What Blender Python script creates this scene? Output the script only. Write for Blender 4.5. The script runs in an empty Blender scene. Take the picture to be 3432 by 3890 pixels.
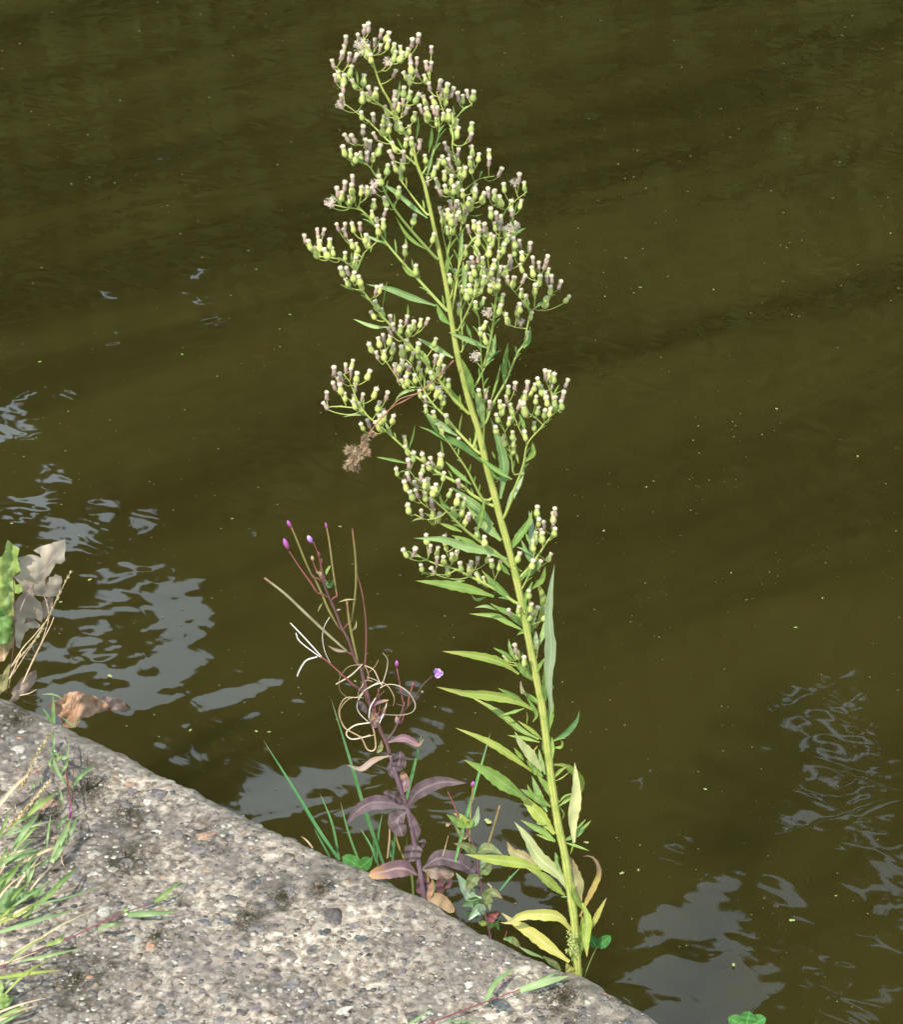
import bpy, math, random
import numpy as np
from mathutils import Vector, Matrix, Euler, noise as mnoise
from mathutils.geometry import delaunay_2d_cdt
sc = bpy.context.scene
COL = sc.collection
R = math.radians
# ------------------------------------------------------------ camera, world, sun, exposure
CAM_Z, PITCH, VFOV = 1.5, 28.0, 24.0
WATER_Z = -0.30
cam_d = bpy.data.cameras.new('camera'); cam = bpy.data.objects.new('camera', cam_d); COL.objects.link(cam)
cam.location = (0, 0, CAM_Z); cam.rotation_euler = (R(90 - PITCH), 0, 0)
cam_d.sensor_fit = 'VERTICAL'; cam_d.sensor_height = 24; cam_d.lens = 12 / math.tan(R(VFOV / 2))
cam_d.clip_start = 0.05; cam_d.clip_end = 1000
sc.camera = cam
SUN_EL, SUN_AZ = 48.0, -28.0          # azimuth of the direction towards the sun, measured from straight behind the camera towards its left
sun_dir = Vector((math.sin(R(SUN_AZ)) * math.cos(R(SUN_EL)), -math.cos(R(SUN_AZ)) * math.cos(R(SUN_EL)), math.sin(R(SUN_EL))))
sd = bpy.data.lights.new('sun', 'SUN'); sd.energy = 4.8; sd.angle = R(0.6); sd.color = (1.0, 0.94, 0.84)
sun = bpy.data.objects.new('sun', sd); COL.objects.link(sun); sun.location = (-2, -3, 5)
sun.rotation_euler = sun_dir.to_track_quat('Z', 'Y').to_euler()
w = bpy.data.worlds.new('World'); sc.world = w; w.use_nodes = True
nt = w.node_tree; nt.nodes.clear()
N = nt.nodes.new; Lk = nt.links.new
sky = N('ShaderNodeTexSky'); sky.sky_type = 'NISHITA'; sky.sun_disc = False
sky.sun_elevation = R(SUN_EL); sky.sun_rotation = math.atan2(sun_dir.x, sun_dir.y)
b1 = N('ShaderNodeBackground'); b1.inputs[1].default_value = 0.12; Lk(sky.outputs[0], b1.inputs[0])
b2 = N('ShaderNodeBackground'); b2.inputs[0].default_value = (0.73, 0.88, 1.0, 1); b2.inputs[1].default_value = 2.4
tc = N('ShaderNodeTexCoord'); nz = N('ShaderNodeTexNoise'); nz.inputs['Scale'].default_value = 2.2; nz.inputs['Detail'].default_value = 6
Lk(tc.outputs['Generated'], nz.inputs['Vector'])
mr = N('ShaderNodeMapRange'); mr.inputs[1].default_value = 0.36; mr.inputs[2].default_value = 0.60
Lk(nz.outputs[0], mr.inputs[0]); mx = N('ShaderNodeMixShader'); Lk(mr.outputs[0], mx.inputs[0]); Lk(b1.outputs[0], mx.inputs[1]); Lk(b2.outputs[0], mx.inputs[2])
wo = N('ShaderNodeOutputWorld'); Lk(mx.outputs[0], wo.inputs[0])
sc.view_settings.view_transform = 'Standard'; sc.view_settings.look = 'None'; sc.view_settings.gamma = 1; sc.view_settings.exposure = 0.0
sc.view_settings.use_curve_mapping = False
sc.cycles.max_bounces = 6; sc.cycles.transparent_max_bounces = 6

# ------------------------------------------------------------ measuring helpers
C0 = Vector((0, 0, CAM_Z))
FWD = Vector((0, math.cos(R(PITCH)), -math.sin(R(PITCH)))); UP = Vector((0, math.sin(R(PITCH)), math.cos(R(PITCH)))); RT = Vector((1, 0, 0))
TH = math.tan(R(VFOV / 2))
def ray(px, py):
    return FWD + RT * ((px - 1716) / 3890 * 2 * TH) + UP * ((0.5 - py / 3890) * 2 * TH)
def onz(px, py, z=0.0):
    d = ray(px, py); return C0 + d * ((z - CAM_Z) / d.z)
def ony(px, py, y):
    d = ray(px, py); return C0 + d * (y / d.y)
def pxm(p):                       # metres per photo pixel at point p
    return (p - C0).dot(FWD) * 2 * TH / 3890
def topx(p):
    v = p - C0; d = v.dot(FWD); return (v.dot(RT) / d / (2 * TH) * 3890 + 1716, (0.5 - v.dot(UP) / d / (2 * TH)) * 3890)
RG = {'A': (1100, 50, 2.0033), 'B': (1100, 700, 1.639), 'C': (1200, 1300, 1.803), 'D': (1500, 1900, 2.254), 'E': (1600, 2600, 2.254),
      'F': (1700, 3050, 2.576), 'W': (950, 1950, 2.254), 'V': (950, 2600, 1.803), 'L': (0, 2000, 2.555), 'G': (0, 2700, 2.254),
      'H': (0, 3200, 1.5025), 'J': (1200, 3200, 1.288), 'S': (0, 0, 1.0)}
def S(r, p): a = RG[r]; return (a[0] + p[0] / a[2], a[1] + p[1] / a[2])
def SL(r, ps): return [S(r, p) for p in ps]
def catmull(P, n):
    """resample a polyline of Vectors smoothly to n+1 points"""
    if len(P) == 2:
        m = (P[0] + P[1]) / 2; P = [P[0], m, P[1]]
    Q = [P[0] * 2 - P[1]] + list(P) + [P[-1] * 2 - P[-2]]
    L = [0.0]
    for i in range(len(P) - 1): L.append(L[-1] + (P[i + 1] - P[i]).length)
    out = []; seg = 0
    for k in range(n + 1):
        s = L[-1] * k / n
        while seg < len(P) - 2 and s > L[seg + 1]: seg += 1
        t = (s - L[seg]) / max(1e-9, L[seg + 1] - L[seg]); t = min(1, max(0, t))
        a, b, c, d = Q[seg], Q[seg + 1], Q[seg + 2], Q[seg + 3]
        out.append(0.5 * ((2 * b) + (c - a) * t + (2 * a - 5 * b + 4 * c - d) * t * t + (3 * b - a - 3 * c + d) * t ** 3))
    return out

# ------------------------------------------------------------ mesh building helpers
class MB:
    def __init__(s): s.v = []; s.f = []; s.m = []; s.uv = []; s.c = []
    def face(s, idx, mat=0, uv=None):
        s.f.append(tuple(idx)); s.m.append(mat); s.uv.append(uv if uv else [(0.5, 0.5)] * len(idx))
    def tube(s, P, rad, k=6, mat=0, cap=True):
        n = len(P); b = len(s.v); prev = None
        for i, p in enumerate(P):
            t = (P[min(i + 1, n - 1)] - P[max(i - 1, 0)])
            t = t.normalized() if t.length > 1e-9 else Vector((0, 0, 1))
            if prev is None: a = t.orthogonal().normalized()
            else:
                a = prev - t * prev.dot(t); a = a.normalized() if a.length > 1e-6 else t.orthogonal().normalized()
            prev = a; bb = t.cross(a); r = rad[i] if isinstance(rad, (list, tuple)) else rad
            for j in range(k):
                an = 2 * math.pi * j / k; s.v.append(p + (a * math.cos(an) + bb * math.sin(an)) * r)
        for i in range(n - 1):
            for j in range(k):
                j2 = (j + 1) % k
                u0, u1, v0, v1 = j / k, (j + 1) / k, i / (n - 1), (i + 1) / (n - 1)
                s.face((b + i * k + j, b + i * k + j2, b + (i + 1) * k + j2, b + (i + 1) * k + j), mat, [(u0, v0), (u1, v0), (u1, v1), (u0, v1)])
        if cap:
            s.face([b + j for j in range(k)][::-1], mat, [(0.5, 0)] * k); s.face([b + (n - 1) * k + j for j in range(k)], mat, [(0.5, 1)] * k)
    def ribbon(s, P, hw, tilt=0.0, fold=0.25, mat=0, wav=0.0, rng=None, twist=0.0, edge=0.0):
        """leaf blade along P; hw = half width list (m); tilt turns it about its axis away from facing the camera"""
        n = len(P); b = len(s.v); K = (-1, -0.55, 0, 0.55, 1); ph = rng.random() * 6 if rng else 0
        for i, p in enumerate(P):
            t = (P[min(i + 1, n - 1)] - P[max(i - 1, 0)]).normalized(); V = (p - C0).normalized()
            sd = t.cross(V); sd = sd.normalized() if sd.length > 1e-4 else t.orthogonal().normalized()
            nn = sd.cross(t); nn = nn if nn.dot(V) < 0 else -nn
            a = tilt + twist * i / (n - 1); side = sd * math.cos(a) + nn * math.sin(a); nr = nn * math.cos(a) - sd * math.sin(a)
            for kx in K:
                e = 1.0 + (edge * math.sin(i * 2.9 + ph + kx) if abs(kx) == 1 else 0)
                s.v.append(p + side * hw[i] * kx * e + nr * (fold * abs(kx) * hw[i] + wav * hw[i] * math.sin(i * 1.1 + ph + kx * 1.3)))
        for i in range(n - 1):
            for j in range(4):
                q = b + i * 5 + j; u0, u1 = (K[j] + 1) / 2, (K[j + 1] + 1) / 2; v0, v1 = i / (n - 1), (i + 1) / (n - 1)
                s.face((q, q + 1, q + 6, q + 5), mat, [(u0, v0), (u1, v0), (u1, v1), (u0, v1)])
    def build(s, name, mats, parent=None, smooth=True):
        me = mesh_from(s.v, s.f, s.m, s.uv, name, mats, smooth)
        return link(name, me, parent)
def mesh_from(v, f, m, uv, name, mats, smooth=True):
    me = bpy.data.meshes.new(name); me.from_pydata([tuple(x) for x in v], [], f)
    for q in (mats if isinstance(mats, (list, tuple)) else [mats]): me.materials.append(q)
    if m: me.polygons.foreach_set('material_index', m)
    if uv:
        l = me.uv_layers.new(name='UVMap'); l.data.foreach_set('uv', [c for fu in uv for p in fu for c in p])
    if smooth: me.polygons.foreach_set('use_smooth', [True] * len(me.polygons))
    me.update(); return me
def link(name, me, parent=None):
    o = bpy.data.objects.new(name, me); COL.objects.link(o)
    if parent is not None:
        o.parent = parent; o.matrix_parent_inverse = Matrix.Translation(-world_loc(parent))
    return o
def world_loc(o):
    l = Vector(o.location)
    if o.parent: l = l  # parents are unrotated, at most one level of Empty with a location; children meshes sit at the origin
    return l if o.type == 'EMPTY' else Vector((0, 0, 0))
def thing(name, label, cat, loc, group=None):
    o = bpy.data.objects.new(name, None); COL.objects.link(o); o.location = loc; o.empty_display_size = 0.02
    o['label'] = label; o['category'] = cat
    if group: o['group'] = group
    return o
def tag(o, label=None, cat=None, group=None, kind=None):
    for k, v in (('label', label), ('category', cat), ('group', group), ('kind', kind)):
        if v: o[k] = v
    return o
def prof(kind, t):
    sm = lambda x: (lambda c: c * c * (3 - 2 * c))(min(1, max(0, x)))
    if kind == 'lance': return (0.28 + 0.72 * sm(t / 0.42)) * (1 - max(0, (t - 0.42) / 0.58) ** 1.7)
    if kind == 'ovate': return (0.12 + 0.88 * sm(t / 0.35)) * math.sqrt(max(0, 1 - max(0, (t - 0.3) / 0.7) ** 2.4))
    if kind == 'point': return (0.15 + 0.85 * sm(t / 0.38)) * (1 - max(0, (t - 0.35) / 0.65) ** 1.5)
    if kind == 'grass': return (0.75 + 0.25 * sm(t / 0.3)) * (1 - max(0, (t - 0.3) / 0.7) ** 2.0)
    if kind == 'strap': return 0.8 + 0.2 * math.sin(t * 3.1)

# ------------------------------------------------------------ materials
MATS = {}
def newmat(name):
    m = bpy.data.materials.new(name); m.use_nodes = True; n = m.node_tree; n.nodes.clear(); return m, n
def leafmat(name, col, stripe=None, tip=None, tipstart=0.7, rib=None, trans=0.3, rough=0.5, mott=0.25, alt=None, spec=0.4, scale=60):
    m, n = newmat(name); N = n.nodes.new; L = n.links.new
    uv = N('ShaderNodeUVMap'); sep = N('ShaderNodeSeparateXYZ'); L(uv.outputs[0], sep.inputs[0])
    geo = N('ShaderNodeNewGeometry'); no = N('ShaderNodeTexNoise'); no.inputs['Scale'].default_value = scale; no.inputs['Detail'].default_value = 5
    L(geo.outputs['Position'], no.inputs['Vector'])
    oi = N('ShaderNodeObjectInfo')
    mixa = N('ShaderNodeMix'); mixa.data_type = 'RGBA'
    mixa.inputs[6].default_value = (*col, 1); mixa.inputs[7].default_value = (*(alt or [c * 0.6 for c in col]), 1)
    mr = N('ShaderNodeMapRange'); mr.inputs[1].default_value = 0.4; mr.inputs[2].default_value = 0.68; mr.inputs[4].default_value = min(1, mott * 3)
    L(no.outputs[0], mr.inputs[0]); L(mr.outputs[0], mixa.inputs[0]); last = mixa.outputs[2]
    hs = N('ShaderNodeHueSaturation'); L(last, hs.inputs['Color'])
    mh = N('ShaderNodeMapRange'); mh.inputs[3].default_value = 0.478; mh.inputs[4].default_value = 0.515; L(oi.outputs['Random'], mh.inputs[0]); L(mh.outputs[0], hs.inputs['Hue'])
    mv = N('ShaderNodeMapRange'); mv.inputs[3].default_value = 1.18; mv.inputs[4].default_value = 0.8; L(oi.outputs['Random'], mv.inputs[0]); L(mv.outputs[0], hs.inputs['Value'])
    last = hs.outputs[0]
    if tip:
        mt = N('ShaderNodeMapRange'); mt.inputs[1].default_value = tipstart; mt.inputs[2].default_value = 1.0
        ad = N('ShaderNodeMath'); ad.operation = 'MULTIPLY_ADD'; ad.inputs[1].default_value = 0.35; L(no.outputs[0], ad.inputs[0])
        sb = N('ShaderNodeMath'); sb.operation = 'SUBTRACT'; sb.inputs[1].default_value = 0.17; L(sep.outputs[1], sb.inputs[0]); L(sb.outputs[0], ad.inputs[2])
        L(ad.outputs[0], mt.inputs[0]); m2 = N('ShaderNodeMix'); m2.data_type = 'RGBA'; L(mt.outputs[0], m2.inputs[0]); L(last, m2.inputs[6]); m2.inputs[7].default_value = (*tip, 1); last = m2.outputs[2]
    if stripe:   # lengthwise ridges of a stem
        t1_ = N('ShaderNodeMath'); t1_.operation = 'MULTIPLY'; t1_.inputs[1].default_value = 6.2832 * 7; L(sep.outputs[0], t1_.inputs[0]); t2_ = N('ShaderNodeMath'); t2_.operation = 'SINE'; L(t1_.outputs[0], t2_.inputs[0])
        t3_ = N('ShaderNodeMapRange'); t3_.inputs[1].default_value = -.2; t3_.inputs[2].default_value = .8; t3_.inputs[4].default_value = .85; L(t2_.outputs[0], t3_.inputs[0]); t4_ = N('ShaderNodeMix'); t4_.data_type = 'RGBA'; L(t3_.outputs[0], t4_.inputs[0]); L(last, t4_.inputs[6]); t4_.inputs[7].default_value = (*stripe, 1); last = t4_.outputs[2]
    if rib:
        s1 = N('ShaderNodeMath'); s1.operation = 'SUBTRACT'; s1.inputs[1].default_value = 0.5; L(sep.outputs[0], s1.inputs[0])
        s2 = N('ShaderNodeMath'); s2.operation = 'ABSOLUTE'; L(s1.outputs[0], s2.inputs[0])
        s3 = N('ShaderNodeMapRange'); s3.inputs[1].default_value = 0.02; s3.inputs[2].default_value = 0.09; s3.inputs[3].default_value = 0.8; s3.inputs[4].default_value = 0; L(s2.outputs[0], s3.inputs[0])
        # side veins
        vv = N('ShaderNodeMath'); vv.operation = 'MULTIPLY_ADD'; vv.inputs[1].default_value = -1.0; L(s2.outputs[0], vv.inputs[0]); L(sep.outputs[1], vv.inputs[2])
        v2 = N('ShaderNodeMath'); v2.operation = 'MULTIPLY'; v2.inputs[1].default_value = 75; L(vv.outputs[0], v2.inputs[0])
        v3 = N('ShaderNodeMath'); v3.operation = 'SINE'; L(v2.outputs[0], v3.inputs[0])
        v4 = N('ShaderNodeMapRange'); v4.inputs[1].default_value = 0.8; v4.inputs[2].default_value = 1.0; v4.inputs[4].default_value = 0.2; L(v3.outputs[0], v4.inputs[0])
        mxx = N('ShaderNodeMath'); mxx.operation = 'MAXIMUM'; L(s3.outputs[0], mxx.inputs[0]); L(v4.outputs[0], mxx.inputs[1])
        m3 = N('ShaderNodeMix'); m3.data_type = 'RGBA'; L(mxx.outputs[0], m3.inputs[0]); L(last, m3.inputs[6]); m3.inputs[7].default_value = (*rib, 1); last = m3.outputs[2]
    p = N('ShaderNodeBsdfPrincipled'); L(last, p.inputs['Base Color']); p.inputs['Roughness'].default_value = rough
    p.inputs['Specular IOR Level'].default_value = spec
    bp = N('ShaderNodeBump'); bp.inputs['Strength'].default_value = 0.35; bp.inputs['Distance'].default_value = 0.0015; n2 = N('ShaderNodeTexNoise'); n2.inputs['Scale'].default_value = scale * 8
    L(geo.outputs['Position'], n2.inputs['Vector']); L(n2.outputs[0], bp.inputs['Height']); L(bp.outputs[0], p.inputs['Normal'])
    out = N('ShaderNodeOutputMaterial')
    if trans > 0:
        tr = N('ShaderNodeBsdfTranslucent'); L(last, tr.inputs[0]); ms = N('ShaderNodeMixShader'); ms.inputs[0].default_value = trans
        L(p.outputs[0], ms.inputs[1]); L(tr.outputs[0], ms.inputs[2]); L(ms.outputs[0], out.inputs[0])
    else: L(p.outputs[0], out.inputs[0])
    MATS[name] = m; return m
G = leafmat
M = dict(
    stem=G('horseweed_stem', (0.47, 0.48, 0.13), stripe=(0.29, 0.37, 0.08), trans=0, mott=0.45, alt=(0.24, 0.33, 0.065), rough=0.6, scale=70),
    twig=G('horseweed_twig', (0.42, 0.5, 0.13), trans=0.1, alt=(0.34, 0.43, 0.1)),
    green=G('leaf_green', (0.24, 0.38, 0.075), tip=(0.35, 0.42, 0.08), tipstart=0.75, rib=(0.32, 0.46, 0.17), trans=0.3, alt=(0.17, 0.29, 0.06)),
    deep=G('leaf_deep_green', (0.14, 0.27, 0.06), rib=(0.2, 0.34, 0.12), trans=0.28, alt=(0.06, 0.15, 0.04)),
    blue=G('leaf_blue_green', (0.30, 0.44, 0.15), rib=(0.44, 0.57, 0.26), trans=0.25, alt=(0.22, 0.35, 0.11), rough=0.45),
    pale=G('leaf_pale_underside', (0.42, 0.52, 0.29), rib=(0.58, 0.66, 0.4), trans=0.3, alt=(0.36, 0.46, 0.23)),
    ygreen=G('leaf_yellow_green', (0.33, 0.42, 0.075), tip=(0.5, 0.45, 0.12), tipstart=0.7, rib=(0.5, 0.55, 0.2), trans=0.33, alt=(0.22, 0.34, 0.06)),
    yellow=G('leaf_yellow', (0.58, 0.56, 0.14), tip=(0.55, 0.42, 0.25), tipstart=0.8, rib=(0.66, 0.66, 0.3), trans=0.33, alt=(0.48, 0.46, 0.10)),
    cream=G('leaf_cream', (0.66, 0.68, 0.3), rib=(0.74, 0.75, 0.42), trans=0.33, alt=(0.58, 0.6, 0.24)),
    olive=G('leaf_olive', (0.36, 0.34, 0.13), tip=(0.36, 0.2, 0.12), tipstart=0.6, rib=(0.5, 0.48, 0.25), trans=0.25, alt=(0.32, 0.24, 0.13)),
    wither=G('leaf_withered', (0.45, 0.37, 0.09), tip=(0.2, 0.13, 0.1), tipstart=0.4, trans=0.2, alt=(0.3, 0.2, 0.1)),
    pod=G('pod_olive', (0.26, 0.24, 0.07), tip=(0.3, 0.14, 0.07), tipstart=0.75, trans=0, alt=(0.2, 0.15, 0.07), mott=0.3),
    podpale=G('pod_pale', (0.42, 0.38, 0.22), tip=(0.35, 0.12, 0.1), tipstart=0.9, trans=0, alt=(0.25, 0.18, 0.1), mott=0.3),
    red=G('stem_red', (0.26, 0.085, 0.075), trans=0, alt=(0.17, 0.06, 0.055), mott=0.4, scale=40),
    maroon=G('stem_maroon', (0.115, 0.05, 0.05), trans=0, alt=(0.16, 0.09, 0.08), mott=0.4, scale=40),
    mauvestem=G('stem_mauve', (0.20, 0.13, 0.155), trans=0, alt=(0.12, 0.065, 0.08), mott=0.4, scale=40),
    strap=G('pod_shell', (0.66, 0.58, 0.44), trans=0.1, alt=(0.45, 0.33, 0.2), mott=0.3),
    strapw=G('pod_shell_white', (0.85, 0.82, 0.76), trans=0.1, alt=(0.7, 0.62, 0.5), mott=0.2),
    straptan=G('pod_shell_tan', (0.48, 0.32, 0.18), trans=0.1, alt=(0.6, 0.45, 0.28), mott=0.3),
    purple=G('leaf_purple', (0.145, 0.098, 0.105), rib=(0.23, 0.165, 0.175), trans=0.12, alt=(0.075, 0.045, 0.045), mott=0.33, rough=0.6, scale=90),
    purpbrown=G('leaf_purple_brown', (0.2, 0.11, 0.11), tip=(0.5, 0.27, 0.1), tipstart=0.6, rib=(0.4, 0.28, 0.25), trans=0.15, alt=(0.19, 0.10, 0.14), mott=0.4, rough=0.6),
    tan=G('leaf_tan', (0.34, 0.26, 0.19), rib=(0.5, 0.36, 0.3), trans=0.2, alt=(0.27, 0.18, 0.12), mott=0.35, rough=0.7),
    deadgrey=G('leaf_dead_mauve', (0.54, 0.45, 0.34), trans=0.12, alt=(0.42, 0.32, 0.25), mott=0.45, rough=0.75, scale=30),
    brown=G('leaf_brown', (0.50, 0.35, 0.20), trans=0.15, alt=(0.33, 0.19, 0.10), mott=0.4, rough=0.75, scale=35),
    pinkrib=G('midrib_pink', (0.55, 0.35, 0.36), trans=0, alt=(0.45, 0.28, 0.28)),
    straw=G('straw', (0.70, 0.56, 0.33), trans=0.1, alt=(0.5, 0.38, 0.22), mott=0.3, scale=120),
    grass=G('grass_green', (0.33, 0.45, 0.20), tip=(0.36, 0.42, 0.15), tipstart=0.8, rib=(0.3, 0.44, 0.2), trans=0.3, alt=(0.13, 0.26, 0.07), scale=40, rough=0.4),
    grassb=G('grass_bright', (0.30, 0.42, 0.12), rib=(0.34, 0.46, 0.18), trans=0.3, alt=(0.16, 0.28, 0.06), scale=40),
    rush=G('rush_green', (0.10, 0.27, 0.085), tip=(0.36, 0.36, 0.2), tipstart=0.85, trans=0.05, alt=(0.17, 0.33, 0.14), scale=30),
    clover=G('clover_green', (0.075, 0.21, 0.05), trans=0.25, rib=(0.12, 0.36, 0.08), alt=(0.045, 0.22, 0.03)),
    small=G('leaf_small_green', (0.16, 0.23, 0.07), rib=(0.32, 0.3, 0.15), tip=(0.26, 0.16, 0.1), tipstart=0.75, trans=0.2, alt=(0.2, 0.19, 0.08), mott=0.35),
    mint=G('leaf_mint', (0.3, 0.42, 0.27), rib=(0.45, 0.4, 0.3), trans=0.2, alt=(0.2, 0.28, 0.12), mott=0.4, rough=0.35, spec=0.6),
    dkgreen=G('leaf_dark_green', (0.07, 0.15, 0.04), rib=(0.13, 0.22, 0.08), trans=0.2, alt=(0.05, 0.11, 0.03)),
    flask=G('flower_head_green', (0.50, 0.57, 0.17), trans=0.12, alt=(0.42, 0.5, 0.15), rough=0.6, scale=200, mott=0.2),
    flaskb=G('flower_head_spent', (0.50, 0.37, 0.29), trans=0.12, alt=(0.36, 0.23, 0.19), rough=0.8, scale=200, mott=0.35),
    cap=G('pappus_cream', (0.70, 0.63, 0.43), trans=0.1, alt=(0.55, 0.43, 0.30), rough=0.9, scale=400, mott=0.2),
    fluff=G('pappus_fluff', (0.90, 0.80, 0.66), trans=0.45, alt=(0.82, 0.70, 0.58), rough=0.9, mott=0.2),
    dry=G('dry_fluff', (0.46, 0.33, 0.2), trans=0.2, alt=(0.3, 0.19, 0.12), rough=0.9, scale=150, mott=0.3),
    drystem=G('dry_stem', (0.36, 0.17, 0.09), trans=0, alt=(0.25, 0.12, 0.07)),
    pink=G('petal_magenta', (0.45, 0.11, 0.28), tip=(0.5, 0.14, 0.6), tipstart=0.5, trans=0.2, alt=(0.42, 0.07, 0.24)),
    lilac=G('petal_lilac', (0.55, 0.26, 0.75), trans=0.3, alt=(0.48, 0.2, 0.66), tip=(0.8, 0.6, 0.9), tipstart=0.6),
    weed=G('duckweed_green', (0.28, 0.4, 0.1), trans=0.1, alt=(0.42, 0.44, 0.24)),
    wood=G('far_foliage', (0.036, 0.050, 0.016), trans=0, alt=(0.020, 0.028, 0.009), scale=0.35, spec=0.05, rough=1.0),
)
# ------------------------------------------------------------ water
def mat_water():
    m, n = newmat('canal_water'); N = n.nodes.new; L = n.links.new
    geo = N('ShaderNodeNewGeometry')
    def wave(scale, rot, sx, sy, detail, dist, prev, dis=0.0):
        mp = N('ShaderNodeMapping'); mp.vector_type = 'TEXTURE'; mp.inputs['Rotation'].default_value = (0, 0, R(rot)); mp.inputs['Scale'].default_value = (1 / sx, 1 / sy, 1)
        L(geo.outputs['Position'], mp.inputs[0]); no = N('ShaderNodeTexNoise'); no.inputs['Scale'].default_value = scale; no.inputs['Detail'].default_value = detail
        no.inputs['Distortion'].default_value = dis; L(mp.outputs[0], no.inputs['Vector'])
        b = N('ShaderNodeBump'); b.inputs['Strength'].default_value = 1; b.inputs['Distance'].default_value = dist
        L(no.outputs[0], b.inputs['Height'])
        if prev: L(prev.outputs[0], b.inputs['Normal'])
        return b, no
    b, big = wave(1.5, 36, 0.28, 1, 1, 0.016, None, 0.5)
    b, med = wave(5.5, 28, 0.35, 1, 2, 0.0014, b, 0.7)
    b, sm = wave(20, -35, 0.4, 1, 1, 0.00035, b, 0.3)
    p = N('ShaderNodeBsdfPrincipled')
    mp = N('ShaderNodeMapping'); mp.vector_type = 'TEXTURE'; mp.inputs['Rotation'].default_value = (0, 0, R(36)); mp.inputs['Scale'].default_value = (3.6, 0.8, 1)  # stretched noise that lays out the painted ripple bands
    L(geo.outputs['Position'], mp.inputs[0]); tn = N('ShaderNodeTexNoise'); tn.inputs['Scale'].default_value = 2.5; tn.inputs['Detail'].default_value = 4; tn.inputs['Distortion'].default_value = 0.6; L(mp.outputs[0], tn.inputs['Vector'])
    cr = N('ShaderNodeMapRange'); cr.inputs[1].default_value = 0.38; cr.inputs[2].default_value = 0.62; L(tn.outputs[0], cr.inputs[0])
    mx = N('ShaderNodeMix'); mx.data_type = 'RGBA'; L(cr.outputs[0], mx.inputs[0]); mx.inputs[6].default_value = (*WATER_BAND_DARK, 1); mx.inputs[7].default_value = (*WATER_BAND_LIGHT, 1)
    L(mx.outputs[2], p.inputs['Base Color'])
    p.inputs['Roughness'].default_value = 0.017; p.inputs['IOR'].default_value = 1.42
    p.subsurface_method = 'BURLEY'; p.inputs['Subsurface Weight'].default_value = 1.0; p.inputs['Subsurface Radius'].default_value = (1, 0.9, 0.6); p.inputs['Subsurface Scale'].default_value = 0.2
    L(b.outputs[0], p.inputs['Normal']); o = N('ShaderNodeOutputMaterial'); L(p.outputs[0], o.inputs[0]); return m
WATER_BAND_DARK = (0.0222, 0.0180, 0.0040); WATER_BAND_LIGHT = (0.0338, 0.0280, 0.0064)  # dark and light of the ripple bands, shading painted into the water's base colour
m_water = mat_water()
mb = MB()
BANK_Y = 12.0
for (x0, x1, y0, y1) in ((-60, 60, -20, BANK_Y),):
    mb.v += [Vector((x0, y0, WATER_Z)), Vector((x1, y0, WATER_Z)), Vector((x1, y1, WATER_Z)), Vector((x0, y1, WATER_Z))]; mb.face((0, 1, 2, 3))
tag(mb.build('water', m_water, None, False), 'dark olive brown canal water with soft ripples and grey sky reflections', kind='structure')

# ------------------------------------------------------------ far bank and the wood that the water mirrors
def simplemat(name, a, b, scale, rough=0.9):
    m, n = newmat(name); N = n.nodes.new; L = n.links.new
    geo = N('ShaderNodeNewGeometry'); no = N('ShaderNodeTexNoise'); no.inputs['Scale'].default_value = scale; no.inputs['Detail'].default_value = 6; L(geo.outputs['Position'], no.inputs['Vector'])
    mx = N('ShaderNodeMix'); mx.data_type = 'RGBA'; L(no.outputs[0], mx.inputs[0]); mx.inputs[6].default_value = (*a, 1); mx.inputs[7].default_value = (*b, 1)
    p = N('ShaderNodeBsdfPrincipled'); L(mx.outputs[2], p.inputs['Base Color']); p.inputs['Roughness'].default_value = rough
    o = N('ShaderNodeOutputMaterial'); L(p.outputs[0], o.inputs[0]); return m
m_soil = simplemat('soil', (0.05, 0.04, 0.025), (0.10, 0.08, 0.05), 30)
m_bank = simplemat('bank_grass', (0.03, 0.05, 0.015), (0.07, 0.08, 0.03), 3)
mb = MB(); prof_b = [(BANK_Y - 0.02, -0.6), (BANK_Y, 0.05), (BANK_Y + 1.2, 0.45), (BANK_Y + 60, 0.8), (400, 1.0)]
for i, (y, z) in enumerate(prof_b): mb.v += [Vector((-200, y, z)), Vector((200, y, z))]
for i in range(len(prof_b) - 1): mb.face((2 * i, 2 * i + 1, 2 * i + 3, 2 * i + 2))
tag(mb.build('far_bank_ground', m_bank, None, False), kind='structure')
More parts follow.
